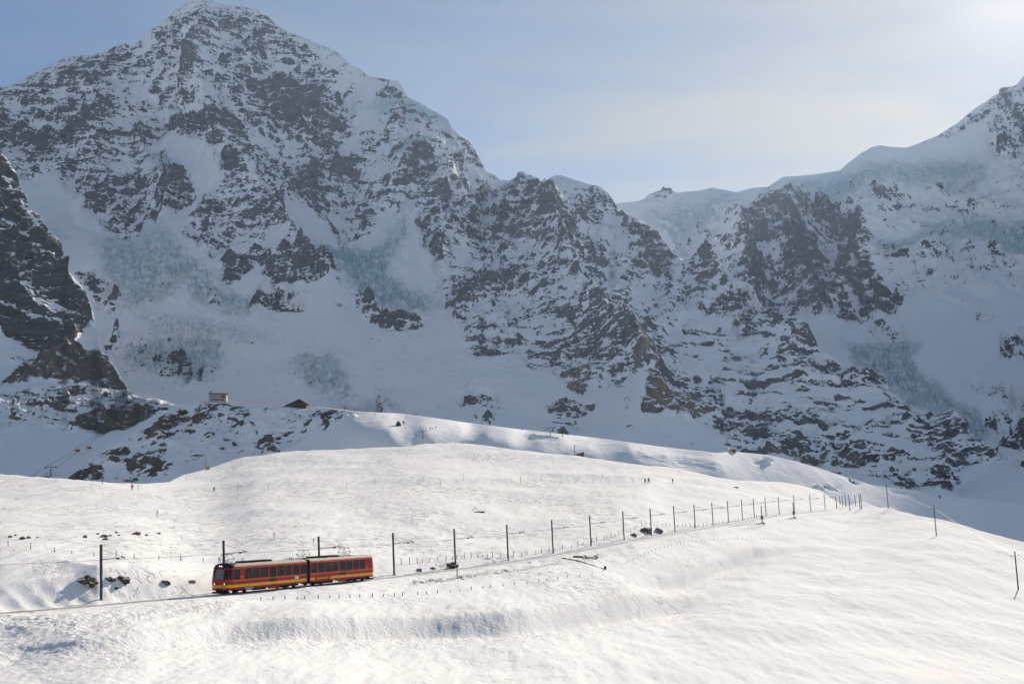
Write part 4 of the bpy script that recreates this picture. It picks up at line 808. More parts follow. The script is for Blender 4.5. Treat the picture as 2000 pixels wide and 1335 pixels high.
# ---- masts with bracket arms
def mast_h(k):
    return 5.75
WIRE_H = 4.50
def i_beam(b, h, w=0.20, d=0.20):
    b.box(-d / 2, -d / 2 + 0.035, -w / 2, w / 2, -1.0, h); b.box(d / 2 - 0.035, d / 2, -w / 2, w / 2, -1.0, h); b.box(-d / 2 + 0.035, d / 2 - 0.035, -0.03, 0.03, -1.0, h)
    b.box(-d / 2 - 0.02, d / 2 + 0.02, -w / 2 - 0.02, w / 2 + 0.02, h, h + 0.04)
def make_mast():
    r = empty('catenary_mast', (0, 0, 0))
    b = MB(); i_beam(b, 6.0); b.build('post', M['steel'], r)
    b = MB(); b.tube((0.12, 0, WIRE_H), (3.4, 0, WIRE_H + 0.12), 0.038); b.tube((2.3, -.0, WIRE_H + .05), (2.55, 0, WIRE_H + .06), 0.10, 8); a = b.build('bracket_arm', M['steel'], r)
    b = MB(); b.tube((3.0, 0, WIRE_H + 0.1), (3.0, 0, WIRE_H + 0.32), 0.06, 8); b.build('insulator', M['under'], a)
    b = MB(); b.tube((3.3, 0, WIRE_H + .02), (3.3, 0, WIRE_H + .22), 0.05, 8); b.build('insulator', M['under'], a)
    b = MB(); b.tube((0.12, 0, WIRE_H + 1.05), (2.95, 0, WIRE_H + 0.22), 0.018); b.build('stay_rod', M['steel'], r)
    b = MB(); b.box(-0.20, 0.20, -0.2, 0.2, -0.6, 0.12); b.build('foot', M['concrete'], r)
    return r
proto = make_mast(); first = True
def where(k):
    if k == 1: return 'tall catenary mast with bracket arm standing alone left of the train'
    if k == 2: return 'catenary mast rising behind the front cab of the red train'
    if k == 3: return 'catenary mast rising behind the rear car of the red train'
    return '%s catenary mast with bracket arm right of the red train' % NTH[k - 4]
WIRE_PTS = []
for k, p in enumerate(MASTS):
    if k == 0: continue
    i = int(np.argmin([(q - p).length for q in trk])); i = min(i, len(trk) - 2)
    d = (trk[i + 1] - trk[i]).normalized(); nr = Vector((d.y, -d.x, 0)).normalized()
    q = trk[i] - nr * 2.5
    if k == 1: q = q + d * 0.8
    gz = down(HILL, q.x, q.y, q.z)
    o = proto if first else copy_tree(proto); first = False
    o.location = (q.x, q.y, trk[i].z); o.rotation_euler = (0, math.radians(-1.2), math.atan2(nr.y, nr.x))
    tag(o, where(k), 'mast', 'catenary masts along the railway line')

# contact wire
def tube_path(name, pts, r, mat, parent=None, n=5):
    b = MB(); vs, fs = [], []
    for k, p in enumerate(pts):
        p = Vector(p); d = (Vector(pts[min(k + 1, len(pts) - 1)]) - Vector(pts[max(k - 1, 0)])).normalized(); x = d.orthogonal().normalized(); y = d.cross(x)
        vs += [p + (x * math.cos(2 * math.pi * j / n) + y * math.sin(2 * math.pi * j / n)) * r for j in range(n)]
    for k in range(len(pts) - 1): fs += [(k * n + j, k * n + (j + 1) % n, (k + 1) * n + (j + 1) % n, (k + 1) * n + j) for j in range(n)]
    b._add(vs, fs); return b.build(name, mat, parent)
cw = []
for k in range(0, int(SARC[-1] / 5)):
    p, d = track_frame(k * 5.0); cw.append(p + Vector((0, 0, WIRE_H)))
tag(tube_path('contact_wire', cw, 0.015, M['wire']), 'thin overhead contact wire strung above the railway line', 'wire')

# ------------------------------------------------------------------ the train
SIDE = 1.36                                          # half width
def near_pt(s): 
    p, d = track_frame(s); nr = Vector((d.y, -d.x, 0)).normalized(); return p + nr * SIDE
def proj(p):
    c = M3.transposed() @ Vector(p); return CX + FPX * c.x / -c.z, CY - FPX * c.y / -c.z
sA = min(np.arange(30, 120, 0.1), key=lambda s: abs(proj(near_pt(s) + Vector((0, 0, 2)))[0] - 459))
sB = min(np.arange(60, 160, 0.1), key=lambda s: abs(proj(near_pt(s) + Vector((0, 0, 2)))[0] - 729))
pA, pB = track_frame(sA)[0], track_frame(sB)[0]
L = (pB - pA).length; ax = (pB - pA).normalized()
print('train length', L, 'depth', pA.y, pB.y, 'u,v', proj(pA), proj(pB))
train = empty('rack_railcar', pA)
yv = Vector((ax.y, -ax.x, 0)).normalized()          # local y: towards the camera side
zv = ax.cross(yv) * -1 if ax.cross(yv).z < 0 else ax.cross(yv)
train.rotation_euler = Matrix((ax, -yv, zv)).transposed().to_euler()   # local x along, local -y near side
LEN0 = 0.0
def tx(zx):
    """train coordinate of a column in the 5.405x train crop"""
    u = 390 + zx / 5.405; lo, hi = -2.0, L + 2
    for _ in range(40):
        m = (lo + hi) / 2; p = pA + ax * m + yv * SIDE + Vector((0, 0, 2))
        if proj(p)[0] < u: lo = m
        else: hi = m
    return (lo + hi) / 2
Z0, ZS0, ZS1, ZW0, ZW1, ZR = 0.52, 0.73, 1.06, 1.62, 2.80, 3.06
X1, X2, X3 = tx(1128), tx(1166), tx(1838)
CAR = [(tx(352), X1), (X2, X3 - 0.4)]
wins1 = [(tx(a), tx(b)) for a, b in ((362, 425), (562, 632), (645, 718), (820, 890), (903, 968), (985, 1050), (1062, 1125))]
wins2 = [(tx(a), tx(b)) for a, b in ((1178, 1238), (1253, 1315), (1328, 1390), (1400, 1460), (1548, 1608), (1618, 1678), (1688, 1742))]
doors = [(tx(478), tx(555), 1), (tx(740), tx(808), 0), (tx(1480), tx(1537), 0)]
TH = 0.07
def wall(car, wins, drs, sgn):
    b = MB(); x0, x1 = car; y0, y1 = (-SIDE, -SIDE + TH) if sgn < 0 else (SIDE - TH, SIDE)
    ops = sorted([(a, c, ZW0, ZW1) for a, c in wins] + [(a, c, 1.10, ZW1 + 0.02) for a, c, _ in drs])
    xs = x0
    for a, c, zb, zt in ops:
        b.box(xs, a, y0, y1, Z0, ZR); b.box(a, c, y0, y1, Z0, zb); b.box(a, c, y0, y1, zt, ZR); xs = c
    b.box(xs, x1, y0, y1, Z0, ZR)
    for a, c, _ in drs[-1:]:                          # skirt well under the entrance door
        ys = (-SIDE - 0.003, -SIDE + TH - 0.003) if sgn < 0 else (SIDE - TH + 0.003, SIDE + 0.003)
        b.prism([(a - 0.75, Z0 + 0.02), (a - 0.2, 0.22), (c + 0.2, 0.22), (c + 0.75, Z0 + 0.02)], ys[0], ys[1])
    return b.build('side_wall', M['red'], train)
for ci, (car, wins, drs) in enumerate(((CAR[0], wins1, doors[:2]), (CAR[1], wins2, doors[2:]))):
    x0, x1 = car
    for sgn in (-1, 1):
        w_ = wall(car, wins, drs, sgn)
        yo = -SIDE - 0.012 if sgn < 0 else SIDE + 0.002
        gaps = [(tx(1215), tx(1372))] if ci == 1 and sgn < 0 else []
        b = MB()
        xs = x0
        for a, c in gaps: b.box(xs, a, yo, yo + 0.01, ZS0, ZS1); xs = c
        b.box(xs, x1, yo, yo + 0.01, ZS0, ZS1); b.build('yellow_stripe', M['yellow'], w_)
        b = MB(); b.box(x0, x1, yo, yo + 0.008, 1.42, 1.47); b.box(x0, x1, yo, yo + 0.008, 1.54, 1.59); b.box(x0, x1, yo, yo + 0.008, 2.90, 2.95); b.build('pin_line', M['orange'], w_)
        for a, c in wins:
            b = MB(); ym = -SIDE + 0.03 if sgn < 0 else SIDE - 0.03
            b.box(a, c, ym - 0.008, ym + 0.008, ZW0, ZW1); g = b.build('window', M['glass'], train)
            b = MB(); zz_ = ZW0 + (ZW1 - ZW0) * 0.55; b.box(a, c, ym - 0.02, ym + 0.02, zz_ - 0.02, zz_ + 0.02)
            for e0, e1, f0, f1 in ((a, a + .035, ZW0, ZW1), (c - .035, c, ZW0, ZW1), (a + .035, c - .035, ZW0, ZW0 + .035), (a + .035, c - .035, ZW1 - .035, ZW1)): b.box(e0, e1, ym - 0.025, ym + 0.025, f0, f1)
            b.build('window_frame', M['black'], g)
        for a, c, kind in drs:
            ym = -SIDE + 0.045 if sgn < 0 else SIDE - 0.045; m = (a + c) / 2
            d_ = MB(); d_.box(a, c, ym - 0.02, ym + 0.02, 1.10, 1.62 if kind else 1.16); d_.box(m - 0.03, m + 0.03, ym - 0.024, ym + 0.024, 1.16, ZW1)
            d_.box(a, a + 0.05, ym - .022, ym + .022, 1.16, ZW1); d_.box(c - 0.05, c, ym - .022, ym + .022, 1.16, ZW1)
            do = d_.build('door', M['red'] if kind else M['black'], train)
            for q0, q1 in ((a + .05, m - .03), (m + .03, c - .05)):
                g = MB(); g.box(q0, q1, ym - 0.006, ym + 0.006, 1.62 if kind else 1.16, ZW1); g.build('door_pane', M['glass'], do)
            yy = yo - 0.004 if sgn < 0 else yo + 0.004
            for q in (a, m, c):
                g = MB(); g.box(q - 0.012, q + 0.012, yy, yy + 0.01, Z0 + 0.03, 1.10); g.build('door_seam', M['under'], do)
            if kind:
                g = MB(); g.box(a - 0.05, c + 0.05, -SIDE - 0.10 if sgn < 0 else SIDE, -SIDE if sgn < 0 else SIDE + 0.10, 0.40, 0.66); g.build('step_plate', M['grey'], do)
    # floor, inner bulkheads, seats
    b = MB(); b.box(x0, x1, -SIDE + TH + .003, SIDE - TH - .003, Z0 + 0.10, Z0 + 0.22); b.build('floor', M['under'], train)
    b = MB()
    xs = x0 + 1.6
    while xs < x1 - 1.0:
        if not any(a - 0.5 < xs < c + 0.3 for a, c, _ in drs):
            for y0, y1 in ((-SIDE + .12, -0.25), (0.25, SIDE - .12)):
                b = MB(); b.box(xs, xs + 0.12, y0, y1, Z0 + 0.22, 1.95); b.box(xs - 0.4, xs, y0, y1, 1.0, 1.12); b.build('seat', M['seat'], train)
        xs += 1.35
    # roof: gently arched, with rounded eaves
    prof = [(-SIDE - 0.03, ZR), (-SIDE + 0.02, ZR + 0.13), (-SIDE + 0.28, ZR + 0.26), (-0.6, ZR + 0.34), (0, ZR + 0.37), (0.6, ZR + 0.34), (SIDE - 0.28, ZR + 0.26), (SIDE - 0.02, ZR + 0.13), (SIDE + 0.03, ZR)]
    b = MB(); b.prism(prof, x0 + (0.35 if ci == 0 else 0), x1, 'x'); b.build('roof', M['roof'], train)
    b = MB(); b.box(x0 + 0.3, x1 - 0.1, -SIDE - 0.035, -SIDE - 0.005, ZR - 0.03, ZR + 0.01); b.build('gutter', M['orange'], train)
    # end bulkheads
    for xe in ((x1 - 0.08,) if ci == 0 else (x0 + 0.08,)):
        b = MB(); b.box(xe - 0.03, xe + 0.03, -SIDE + TH + .003, -0.45, Z0 + .22, ZR - .002); b.box(xe - 0.03, xe + 0.03, 0.45, SIDE - TH - .003, Z0 + .22, ZR - .002); b.build('bulkhead', M['black'], train)
# gangway bellows
b = MB()
for k in range(5):
    f = 0.06 if k % 2 else 0.0; q0 = X1 + (X2 - X1) * k / 5; q1 = X1 + (X2 - X1) * (k + 1) / 5
    b.box(q0, q1, -SIDE + 0.10 + f, SIDE - 0.10 - f, Z0 + 0.1 + f, ZR + 0.22 - f)
b.build('gangway_bellows', M['black'], train)
# cab noses
def nose(xj, sg, roofmat, lit):
    """xj: where the nose joins the side walls, sg=-1 front, +1 rear"""
    q = lambda x, y, z: (xj + sg * x, y, z)
    lv = [(Z0 - 0.06, 0.78, 1.02), (1.55, 0.86, 1.06), (ZR - 0.12, 0.56, 0.98)]     # z, nose length, half width of the flat middle
    def sec(z, ln, hw): return [(0, -SIDE + 0.002), (ln * 0.72, -hw - 0.10), (ln, -hw * 0.62), (ln, hw * 0.62), (ln * 0.72, hw + 0.10), (0, SIDE - 0.002)]
    b = MB(); rows = [[q(x, y, z) for x, y in sec(z, ln, hw)] for z, ln, hw in lv]
    vs = [p for r in rows for p in r]; n = 6; fs = []
    for j in range(2):
        for k in range(n - 1): fs.append((j * n + k, j * n + k + 1, (j + 1) * n + k + 1, (j + 1) * n + k))
    fs.append(tuple(range(n))); b._add(vs, fs); body = b.build('cab_nose', M['red'], train)
    # roof cap of the cab
    b = MB(); z, ln, hw = lv[2]; lo = [q(x + (0.03 if x else 0), y, z) for x, y in sec(z, ln, hw)]; hi = [q(x * 0.55, y * 0.80, ZR + 0.30) for x, y in sec(z, ln, hw)]
    b._add(lo + hi, [(k, k + 1, n + k + 1, n + k) for k in range(n - 1)] + [tuple(range(n, 2 * n)), (0, n, 2 * n - 1, n - 1), tuple(range(n))[::-1]]); b.build('cab_roof', roofmat, train)
    # panes: one on each facet of the upper nose
    for k, (f0, f1) in ((0, (0.12, 0.92)), (1, (0.10, 0.92)), (2, (0.06, 0.94)), (3, (0.08, 0.90)), (4, (0.08, 0.88))):
        a0, a1, c0, c1 = (Vector(rows[1][k]), Vector(rows[1][k + 1]), Vector(rows[2][k]), Vector(rows[2][k + 1]))
        pt = lambda f, g: (a0.lerp(a1, f)).lerp(c0.lerp(c1, f), g)
        cs = [pt(f0, 0.10), pt(f1, 0.10), pt(f1, 0.88), pt(f0, 0.88)]; nrm = (cs[1] - cs[0]).cross(cs[3] - cs[0]).normalized()
        if nrm.x * sg < 0: nrm = -nrm
        g = MB(); g.hexa([c + nrm * 0.004 for c in cs] + [c + nrm * 0.016 for c in cs]); g.build('windscreen', M['glassd'] if k not in (2,) else M['screen'], body)
    # stripe and pin line wrap round the nose
    for (za, zb, mt, nm) in ((ZS0, ZS1, 'yellow', 'yellow_stripe'), (1.47, 1.50, 'orange', 'pin_line')):
        g = MB()
        for k in range(n - 1):
            pl = lambda i, z: Vector(rows[0][i]).lerp(Vector(rows[1][i]), (z - lv[0][0]) / (lv[1][0] - lv[0][0]))
            cs = [pl(k, za), pl(k + 1, za), pl(k + 1, zb), pl(k, zb)]; nrm = (cs[1] - cs[0]).cross(cs[3] - cs[0]).normalized()
            if nrm.x * sg < 0: nrm = -nrm
            g.hexa([c + nrm * 0.003 for c in cs] + [c + nrm * 0.013 for c in cs])
        g.build(nm, M[mt], body)
    for y in (-0.78, 0.62):
        g = MB(); g.disc(q(0.62, y, 1.20), (sg, 0, 0), 0.13, 0.22, 14); h = g.build('headlight', M['black'], train)
        g = MB(); g.disc(q(0.841, y, 1.20), (sg, 0, 0), 0.085, 0.01, 14); g.build('lens', M['lamp'] if lit else M['glassd'], h)
    if lit:
        for y in (-0.12, 0.12):
            g = MB(); g.disc(q(0.46, y, ZR + 0.10), (sg, 0, 0.2), 0.07, 0.14, 12); g.build('top_light', M['lamp'], train)
    g = MB(); g.box(*sorted((q(0.45, 0, 0)[0], q(0.95, 0, 0)[0])), -0.35, 0.35, 0.30, 0.56); g.box(*sorted((q(0.1, 0, 0)[0], q(0.8, 0, 0)[0])), -1.0, 1.0, 0.10, 0.30); g.build('buffer_beam', M['under'], train)
    g = MB(); g.box(*sorted((q(0.80, 0, 0)[0], q(0.90, 0, 0)[0])), -0.95, -0.60, 0.62, 0.74); g.build('footboard', M['grey'], train)
t_ = NT('windscreen glass'); t_.set(Base_Color=(0.16, 0.15, 0.13), Roughness=0.08, Specular_IOR_Level=0.7); M['screen'] = t_.m
nose(CAR[0][0], -1, M['black'], True); nose(CAR[1][1], 1, M['roof'], False)
# black front of the roof, pantographs, resistor grids
def pantograph(x):
    zb = ZR + 0.42
    b = MB(); b.box(x - 0.95, x + 0.95, -0.5, 0.5, ZR + 0.335, zb); p = b.build('pantograph', M['black'], train)
    g = MB(); hz = WIRE_H - 0.03
    for y in (-0.42, 0.42):
        for sx in (-1, 1):
            g.tube((x + sx * 0.28, y, zb), (x + sx * 0.98, y * 0.9, zb + (hz - zb) * 0.48), 0.028, 5); g.tube((x + sx * 0.98, y * 0.9, zb + (hz - zb) * 0.48), (x + sx * 0.24, y * 0.8, hz), 0.024, 5)
            g.tube((x - sx * 0.45, y, zb + 0.1), (x + sx * 0.98, y * 0.9, zb + (hz - zb) * 0.48), 0.018, 5)
    for sx in (-1, 1): g.tube((x + sx * 0.98, -0.38, zb + (hz - zb) * 0.48), (x + sx * 0.98, 0.38, zb + (hz - zb) * 0.48), 0.022, 5)
    g.build('scissor_frame', M['steel'], p)
    for sx in (-1, 1):
        g = MB(); g.box(x + sx * 0.24 - 0.04, x + sx * 0.24 + 0.04, -0.75, 0.75, hz - 0.02, hz + 0.025); g.build('collector_head', M['black'], p)
for zx in (385, 1190, 1620): pantograph(tx(zx))
b = MB(); xa, xb = CAR[0][0] + 0.02, tx(430); b.prism([(-SIDE + 0.25, ZR + 0.27), (-0.6, ZR + 0.36), (0, ZR + 0.385), (0.6, ZR + 0.36), (SIDE - 0.25, ZR + 0.27)], xa, xb, 'x'); b.build('roof_walkway', M['black'], train)
for a, c in ((tx(515), tx(825)), (tx(1255), tx(1530))):
    b = MB(); n = 7
    for k in range(n):
        q0 = a + (c - a) * k / n; q1 = a + (c - a) * (k + 0.86) / n; b.box(q0, q1, -0.55, 0.55, ZR + 0.40, ZR + 0.56)
    b.box(a, c, -0.62, -0.52, ZR + 0.345, ZR + 0.40); b.box(a, c, 0.52, 0.62, ZR + 0.345, ZR + 0.40); b.build('resistor_grid', M['under'], train)
for k in range(4):
    for y in (-0.3, 0.3):
        q = tx(1020 + k * 24); b = MB(); b.tube((q, y, ZR + .33), (q, y, ZR + .52), 0.06, 8); b.build('roof_insulator', M['under'], train)
# bogies and underfloor gear
for xm in (CAR[0][0] + 2.2, X1 - 2.6, X2 + 2.6, CAR[1][1] - 2.2):
    b = MB(); b.box(xm - 1.35, xm + 1.35, -1.02, -0.90, 0.28, 0.50); b.box(xm - 1.35, xm + 1.35, 0.90, 1.02, 0.28, 0.50); b.box(xm - 0.3, xm + 0.3, -0.92, 0.92, 0.30, 0.52); bg_ = b.build('bogie', M['under'], train)
    for sx in (-0.95, 0.95):
        g = MB(); g.tube((xm + sx, -0.62, 0.38), (xm + sx, -0.48, 0.38), 0.38, 18); g.tube((xm + sx, 0.48, 0.38), (xm + sx, 0.62, 0.38), 0.38, 18); g.tube((xm + sx, -0.48, 0.38), (xm + sx, 0.48, 0.38), 0.07, 8); g.build('wheelset', M['under'], bg_)
for a, c in ((tx(600), tx(715)), (tx(860), tx(960)), (tx(1240), tx(1420)), (tx(1590), tx(1660))):
    b = MB(); b.box(a, c, -1.15, -0.55, 0.20, Z0 - 0.002); b.build('equipment_box', M['under'], train); b = MB(); b.box(a + .2, c - .2, 0.5, 1.15, 0.20, Z0 - 0.002); b.build('equipment_box', M['under'], train)
# lettering
def text(body, size, mat, x, z, name, parent, ext=0.004):
    cu = bpy.data.curves.new(name, 'FONT'); cu.body = body; cu.size = size; cu.align_x = 'LEFT'; cu.extrude = ext; cu.space_character = 1.05; cu.offset = 0.012
    to = bpy.data.objects.new('tmp_text', cu); COL.objects.link(to); bpy.context.view_layer.update()
    me = bpy.data.meshes.new_from_object(to.evaluated_get(bpy.context.evaluated_depsgraph_get())); bpy.data.objects.remove(to)
    me.name = name; me.materials.clear(); me.materials.append(mat)
    o = bpy.data.objects.new(name, me); COL.objects.link(o); o.parent = parent
    o.rotation_euler = (math.pi / 2, 0, 0); o.location = (x, -SIDE - 0.010, z)
    return o
text('27', 0.36, M['yellow'], tx(437), 1.70, 'number', train); text('27', 0.36, M['yellow'], tx(1752), 1.70, 'number', train)
lt = text('JUNGFRAUBAHN', 0.34, M['yellow'], tx(1232), 0.80, 'lettering', train); lt.scale.x = (tx(1356) - tx(1232)) / max(0.1, lt.dimensions.x) if lt.dimensions.x else 1.0
bpy.context.view_layer.update(); lt.scale.x = (tx(1356) - tx(1232)) / max(0.1, max(v.co.x for v in lt.data.vertices))
b = MB(); b.disc((tx(1014), -SIDE - 0.004, 1.27), (0, -1, 0), 0.19, 0.008, 20); b.disc((tx(1035), -SIDE - 0.004, 1.27), (0, -1, 0), 0.19, 0.006, 20); em = b.build('emblem', M['white'], train)
tag(train, 'red two car rack train with yellow stripe and cream roof', 'train')

# ------------------------------------------------------------------ fences, poles and other things on the near hill
rnd = random.Random(11)
def resample(pts, step_px):
    p = np.array(pts, float); d = np.concatenate([[0], np.cumsum(np.hypot(*np.diff(p, axis=0).T))]); n = max(2, int(d[-1] / step_px) + 1)
    s = np.linspace(0, d[-1], n); return list(zip(np.interp(s, d, p[:, 0]), np.interp(s, d, p[:, 1])))
def fence(pts, step, h, label, mat='wood', lean=0.10, r=0.055, terrain=None, rails=0):
    px = resample(pts, step); g = [on(u + rnd.uniform(-step, step) * 0.22, v, terrain) for u, v in px]
    root = empty('fence', g[0]); bpy.context.view_layer.update()
    me = None
    for k, p in enumerate(g):
        b = MB(); hh_ = h * rnd.uniform(0.55, 1.15); b.tube((0, 0, -0.4), (rnd.uniform(-lean, lean), rnd.uniform(-lean, lean), hh_), r, 6, r * 0.85)
        o = b.build('fence_post', M[mat], root); o.location = p - g[0]
    for k in range(rails):
        z = h * (0.45 + 0.4 * k); o = tube_path('fence_rope', [q - g[0] + Vector((0, 0, z - 0.05 * (j % 2))) for j, q in enumerate(g)], 0.025 if terrain is None else 0.05, M[mat], root, 4)
    return tag(root, label, 'fence')
fence([(17,1066),(63,1073),(139,1081),(212,1087),(287,1092),(409,1097),(490,1098),(560,1096)], 39, 0.75, 'row of dark fence posts on the slope left above the train')
fence([(786,1102),(812,1100),(845,1096),(905,1090),(960,1088),(1010,1086),(1070,1078),(1120,1068),(1180,1053)], 13.5, 0.9, 'row of fence posts behind the masts right of the train')
fence([(1185,1052),(1225,1040),(1260,1024),(1290,1027),(1330,1030),(1370,1028),(1430,1020),(1500,1006)], 8, 1.0, 'dense far fence of thin posts along the curving line', r=0.05)
fence([(512,1172),(545,1170),(612,1168),(690,1166),(790,1163),(856,1158),(930,1150),(1010,1141),(1080,1132),(1130,1124),(1175,1116)], 21, 0.42, 'row of short fence stubs in the snow below the train')
fence([(1222,1101),(1248,1087),(1270,1077),(1300,1068),(1340,1060),(1400,1053),(1470,1052),(1540,1054)], 8, 0.40, 'curved row of short fence stubs on the slope under the far masts', r=0.035)

# poles of the power line on the right slope
def power_pole(u, v, vt, label):
    p = on(u, v); h = (v - vt) * mpp(p); o = empty('power_pole', p, rot=(0, math.radians(-1.5), 0))
    b = MB(); b.tube((0, 0, -0.8), (0, 0, h), 0.13, 8, 0.10); b.build('pole', M['wood_dark'], o)
    b = MB(); b.box(-0.75, 0.75, -0.06, 0.06, h * 0.88, h * 0.88 + 0.09); c = b.build('crossarm', M['steel'], o)
    for x in (-0.65, 0.65):
        b = MB(); b.tube((x, 0, h * 0.88 + 0.09), (x, 0, h * 0.88 + 0.32), 0.05, 6); b.build('insulator', M['white'], c)
    tag(o, label, 'pole', 'poles of the power line on the right slope'); return p + Vector((0, 0, h * 0.9)), p
pw = [power_pole(1735, 992, 946, 'power pole on the skyline of the right slope, farthest of three'), power_pole(1829, 1046, 987, 'middle power pole of three on the right snow slope'), power_pole(1989, 1150, 1078, 'power pole nearest the right edge of the picture')]
def sag(a, b, n=12, s=0.6): return [a.lerp(b, t / n) - Vector((0, 0, s * 4 * (t / n) * (1 - t / n))) for t in range(n + 1)]
ext = pw[2][0] + (pw[2][0] - pw[1][0])
tag(tube_path('power_wire', sag(pw[0][0], pw[1][0]) + sag(pw[1][0], pw[2][0])[1:] + sag(pw[2][0], ext)[1:], 0.018, M['wire'], None, 4), 'thin power wire hanging between the poles on the right slope', 'wire')

# near-side masts with switch boxes and the cluster where the line leaves over the crest
def plain_mast(u, v, vt, label, box=False, lampa=False):
    p = on(u, v); h = (v - vt) * mpp(p); o = empty('line_post', p, rot=(0, math.radians(-1.5), 0))
    b = MB(); b.tube((0, 0, -1.0), (0, 0, h), 0.15, 8, 0.13); b.build('post', M['steel'], o)
    if box:
        b = MB(); b.box(-0.35, 0.35, -0.3, 0.3, h * 0.22, h * 0.44); q = b.build('switch_box', M['liftgrey'], o)
        b = MB(); b.box(-0.6, 0.6, -0.5, 0.5, -0.3, 0.25); b.build('foot', M['concrete'], o)
    if lampa:
        b = MB(); b.tube((0, 0, h), (-0.9, 0, h + 0.15), 0.05, 6); b.build('bracket_arm', M['steel'], o)
    return tag(o, label, 'post', 'posts beside the far end of the railway line')
plain_mast(1489, 1021, 988, 'line post with switch box on the near side of the track, left of two', True)
plain_mast(1551, 1011, 981, 'line post with switch box on the near side of the track, right of two', True)
plain_mast(1660, 997, 966, 'line post with long shadow where the track meets the skyline')
for k, (u, v, vt) in enumerate([(1634, 992, 968), (1641, 984, 968), (1646, 988, 967), (1652, 989, 966), (1671, 987, 966), (1680, 994, 964), (1683, 994, 963)]):
    plain_mast(u, v, vt, '%s thin post from the left in the cluster at the end of the line' % NTH[k], lampa=(k == 5))

# piste poles along the footpath and slope
def marker(u, v, h_px, label, flag=None, mat='polered', r=0.05):
    p = on(u, v); h = h_px * mpp(p); o = empty('piste_pole', p)
    b = MB(); b.tube((0, 0, -0.4), (rnd.uniform(-.08, .08), 0, h), r, 6); b.build('stick', M[mat], o)
    if flag:
        b = MB(); b.box(-0.32, 0.32, -0.02, 0.02, h - 0.75, h - 0.05); b.build('flag', M[flag], o)
    return tag(o, label, 'pole', 'orange poles marking the piste')
marker(200, 946, 14, 'blue piste post with red disc near the left skyline', 'polered', 'blue', 0.09); marker(241, 946, 12, 'thin piste pole with red flag left of the red coated skier', 'polered'); marker(270, 956, 11, 'orange piste pole right beside the red coated skier')
for k, (u, v, h) in enumerate([(364, 938, 14), (464, 960, 17), (524, 957, 15), (677, 957, 15), (732, 946, 12), (828, 940, 12), (860, 948, 11), (905, 938, 13), (1017, 945, 16), (1057, 938, 13), (1131, 937, 9), (1159, 944, 11), (1177, 933, 9), (1237, 942, 8)]):
    marker(u, v, h, '%s orange piste pole along the footpath, counted from the left' % NTH[k])
for u, v, h, lab in ((307, 1009, 14, 'short dark stake on the open slope above the left fence'), (535, 1050, 12, 'thin crossed stick on the slope above the train'), (612, 1060, 10, 'small dark stick on the slope left of the second mast')):
    p = on(u, v); b = MB(); hh_ = h * mpp(p); b.tube((0, 0, -0.3), (0.04, 0, hh_), 0.05, 6); b.box(-0.25, 0.25, -0.02, 0.02, hh_ * 0.62, hh_ * 0.68); o = b.build('stake', M['wood_dark']); o.location = p; tag(o, lab, 'stake')
p = on(893, 1129); o = empty('signal_post', p); h = 26 * mpp(p)
b = MB(); b.tube((0, 0, -0.4), (0, 0, h), 0.06, 8); b.build('post', M['wood_dark'], o); b = MB(); b.box(-0.22, 0.22, -0.05, 0.05, h - 0.35, h + 0.05); b.build('sign_board', M['rust'], o)
tag(o, 'short track sign post standing before the second mast right of train', 'sign')
p = on(402, 925); o = empty('sign_post', p); h = 14 * mpp(p)
b = MB(); b.tube((0, 0, -0.4), (0, 0, h * 2.7), 0.055, 6); b.build('pole', M['wood_dark'], o); b = MB(); b.box(-0.2, 1.5, -0.06, 0.0, h * 0.55, h * 1.05); b.build('board', M['sign'], o)
tag(o, 'ochre sign board on a tall thin pole on the left skyline', 'sign')

# boulders and grassy outcrops poking through the snow
def lump(name, u, v, w, h, label, cat, mat, depth=0.6, seed=0, zoff=0.0, parent=None):
    p = on(u, v); k = mpp(p); rs = np.random.RandomState(seed)
    bm = bmesh.new(); bmesh.ops.create_icosphere(bm, subdivisions=3, radius=1.0)
    co = np.array([q.co[:] for q in bm.verts]); n = fbm(co * 1.7 + seed * 3.1, 4) * 0.55 + ridged(co * 2.6 + seed, 3) * 0.22
    co = co * (0.85 + n)[:, None] * np.array([w * k / 2, w * k / 2 * depth, h * k * 0.62])
    for q, c in zip(bm.verts, co): q.co = c
    me = bpy.data.meshes.new(name); bm.to_mesh(me); bm.free(); me.materials.append(mat)
    me.polygons.foreach_set('use_smooth', [False] * len(me.polygons))
    o = bpy.data.objects.new(name, me); COL.objects.link(o); o.location = p + Vector((0, 0, h * k * (0.18 + zoff)))
    return tag(o, label, cat)
def tuft_mat():
    t = NT('snow dusted turf and rock'); p_ = t.pos(); g = t.add('ShaderNodeNewGeometry')
    nz = t.add('ShaderNodeSeparateXYZ', {0: g.outputs['Normal']}).outputs['Z']
    n = t.noise(t.mapping(p_, (1.5, 1.5, 2.2)), 1.0, 5, 0.7)
    f = t.ramp(t.math('ADD', n, t.math('MULTIPLY', nz, 0.42)), 0.66, 0.78)
    c = t.mix(t.ramp(t.noise(t.mapping(p_, (3, 3, 3)), 1.0, 4), 0.35, 0.65), (0.045, 0.036, 0.020), (0.24, 0.17, 0.085))
    t.set(Base_Color=t.mix(f, c, (0.9, 0.9, 0.9)), Roughness=1.0, Specular_IOR_Level=0.05, Normal=t.bump(n, 0.3)); return t.m
TUFT = tuft_mat()
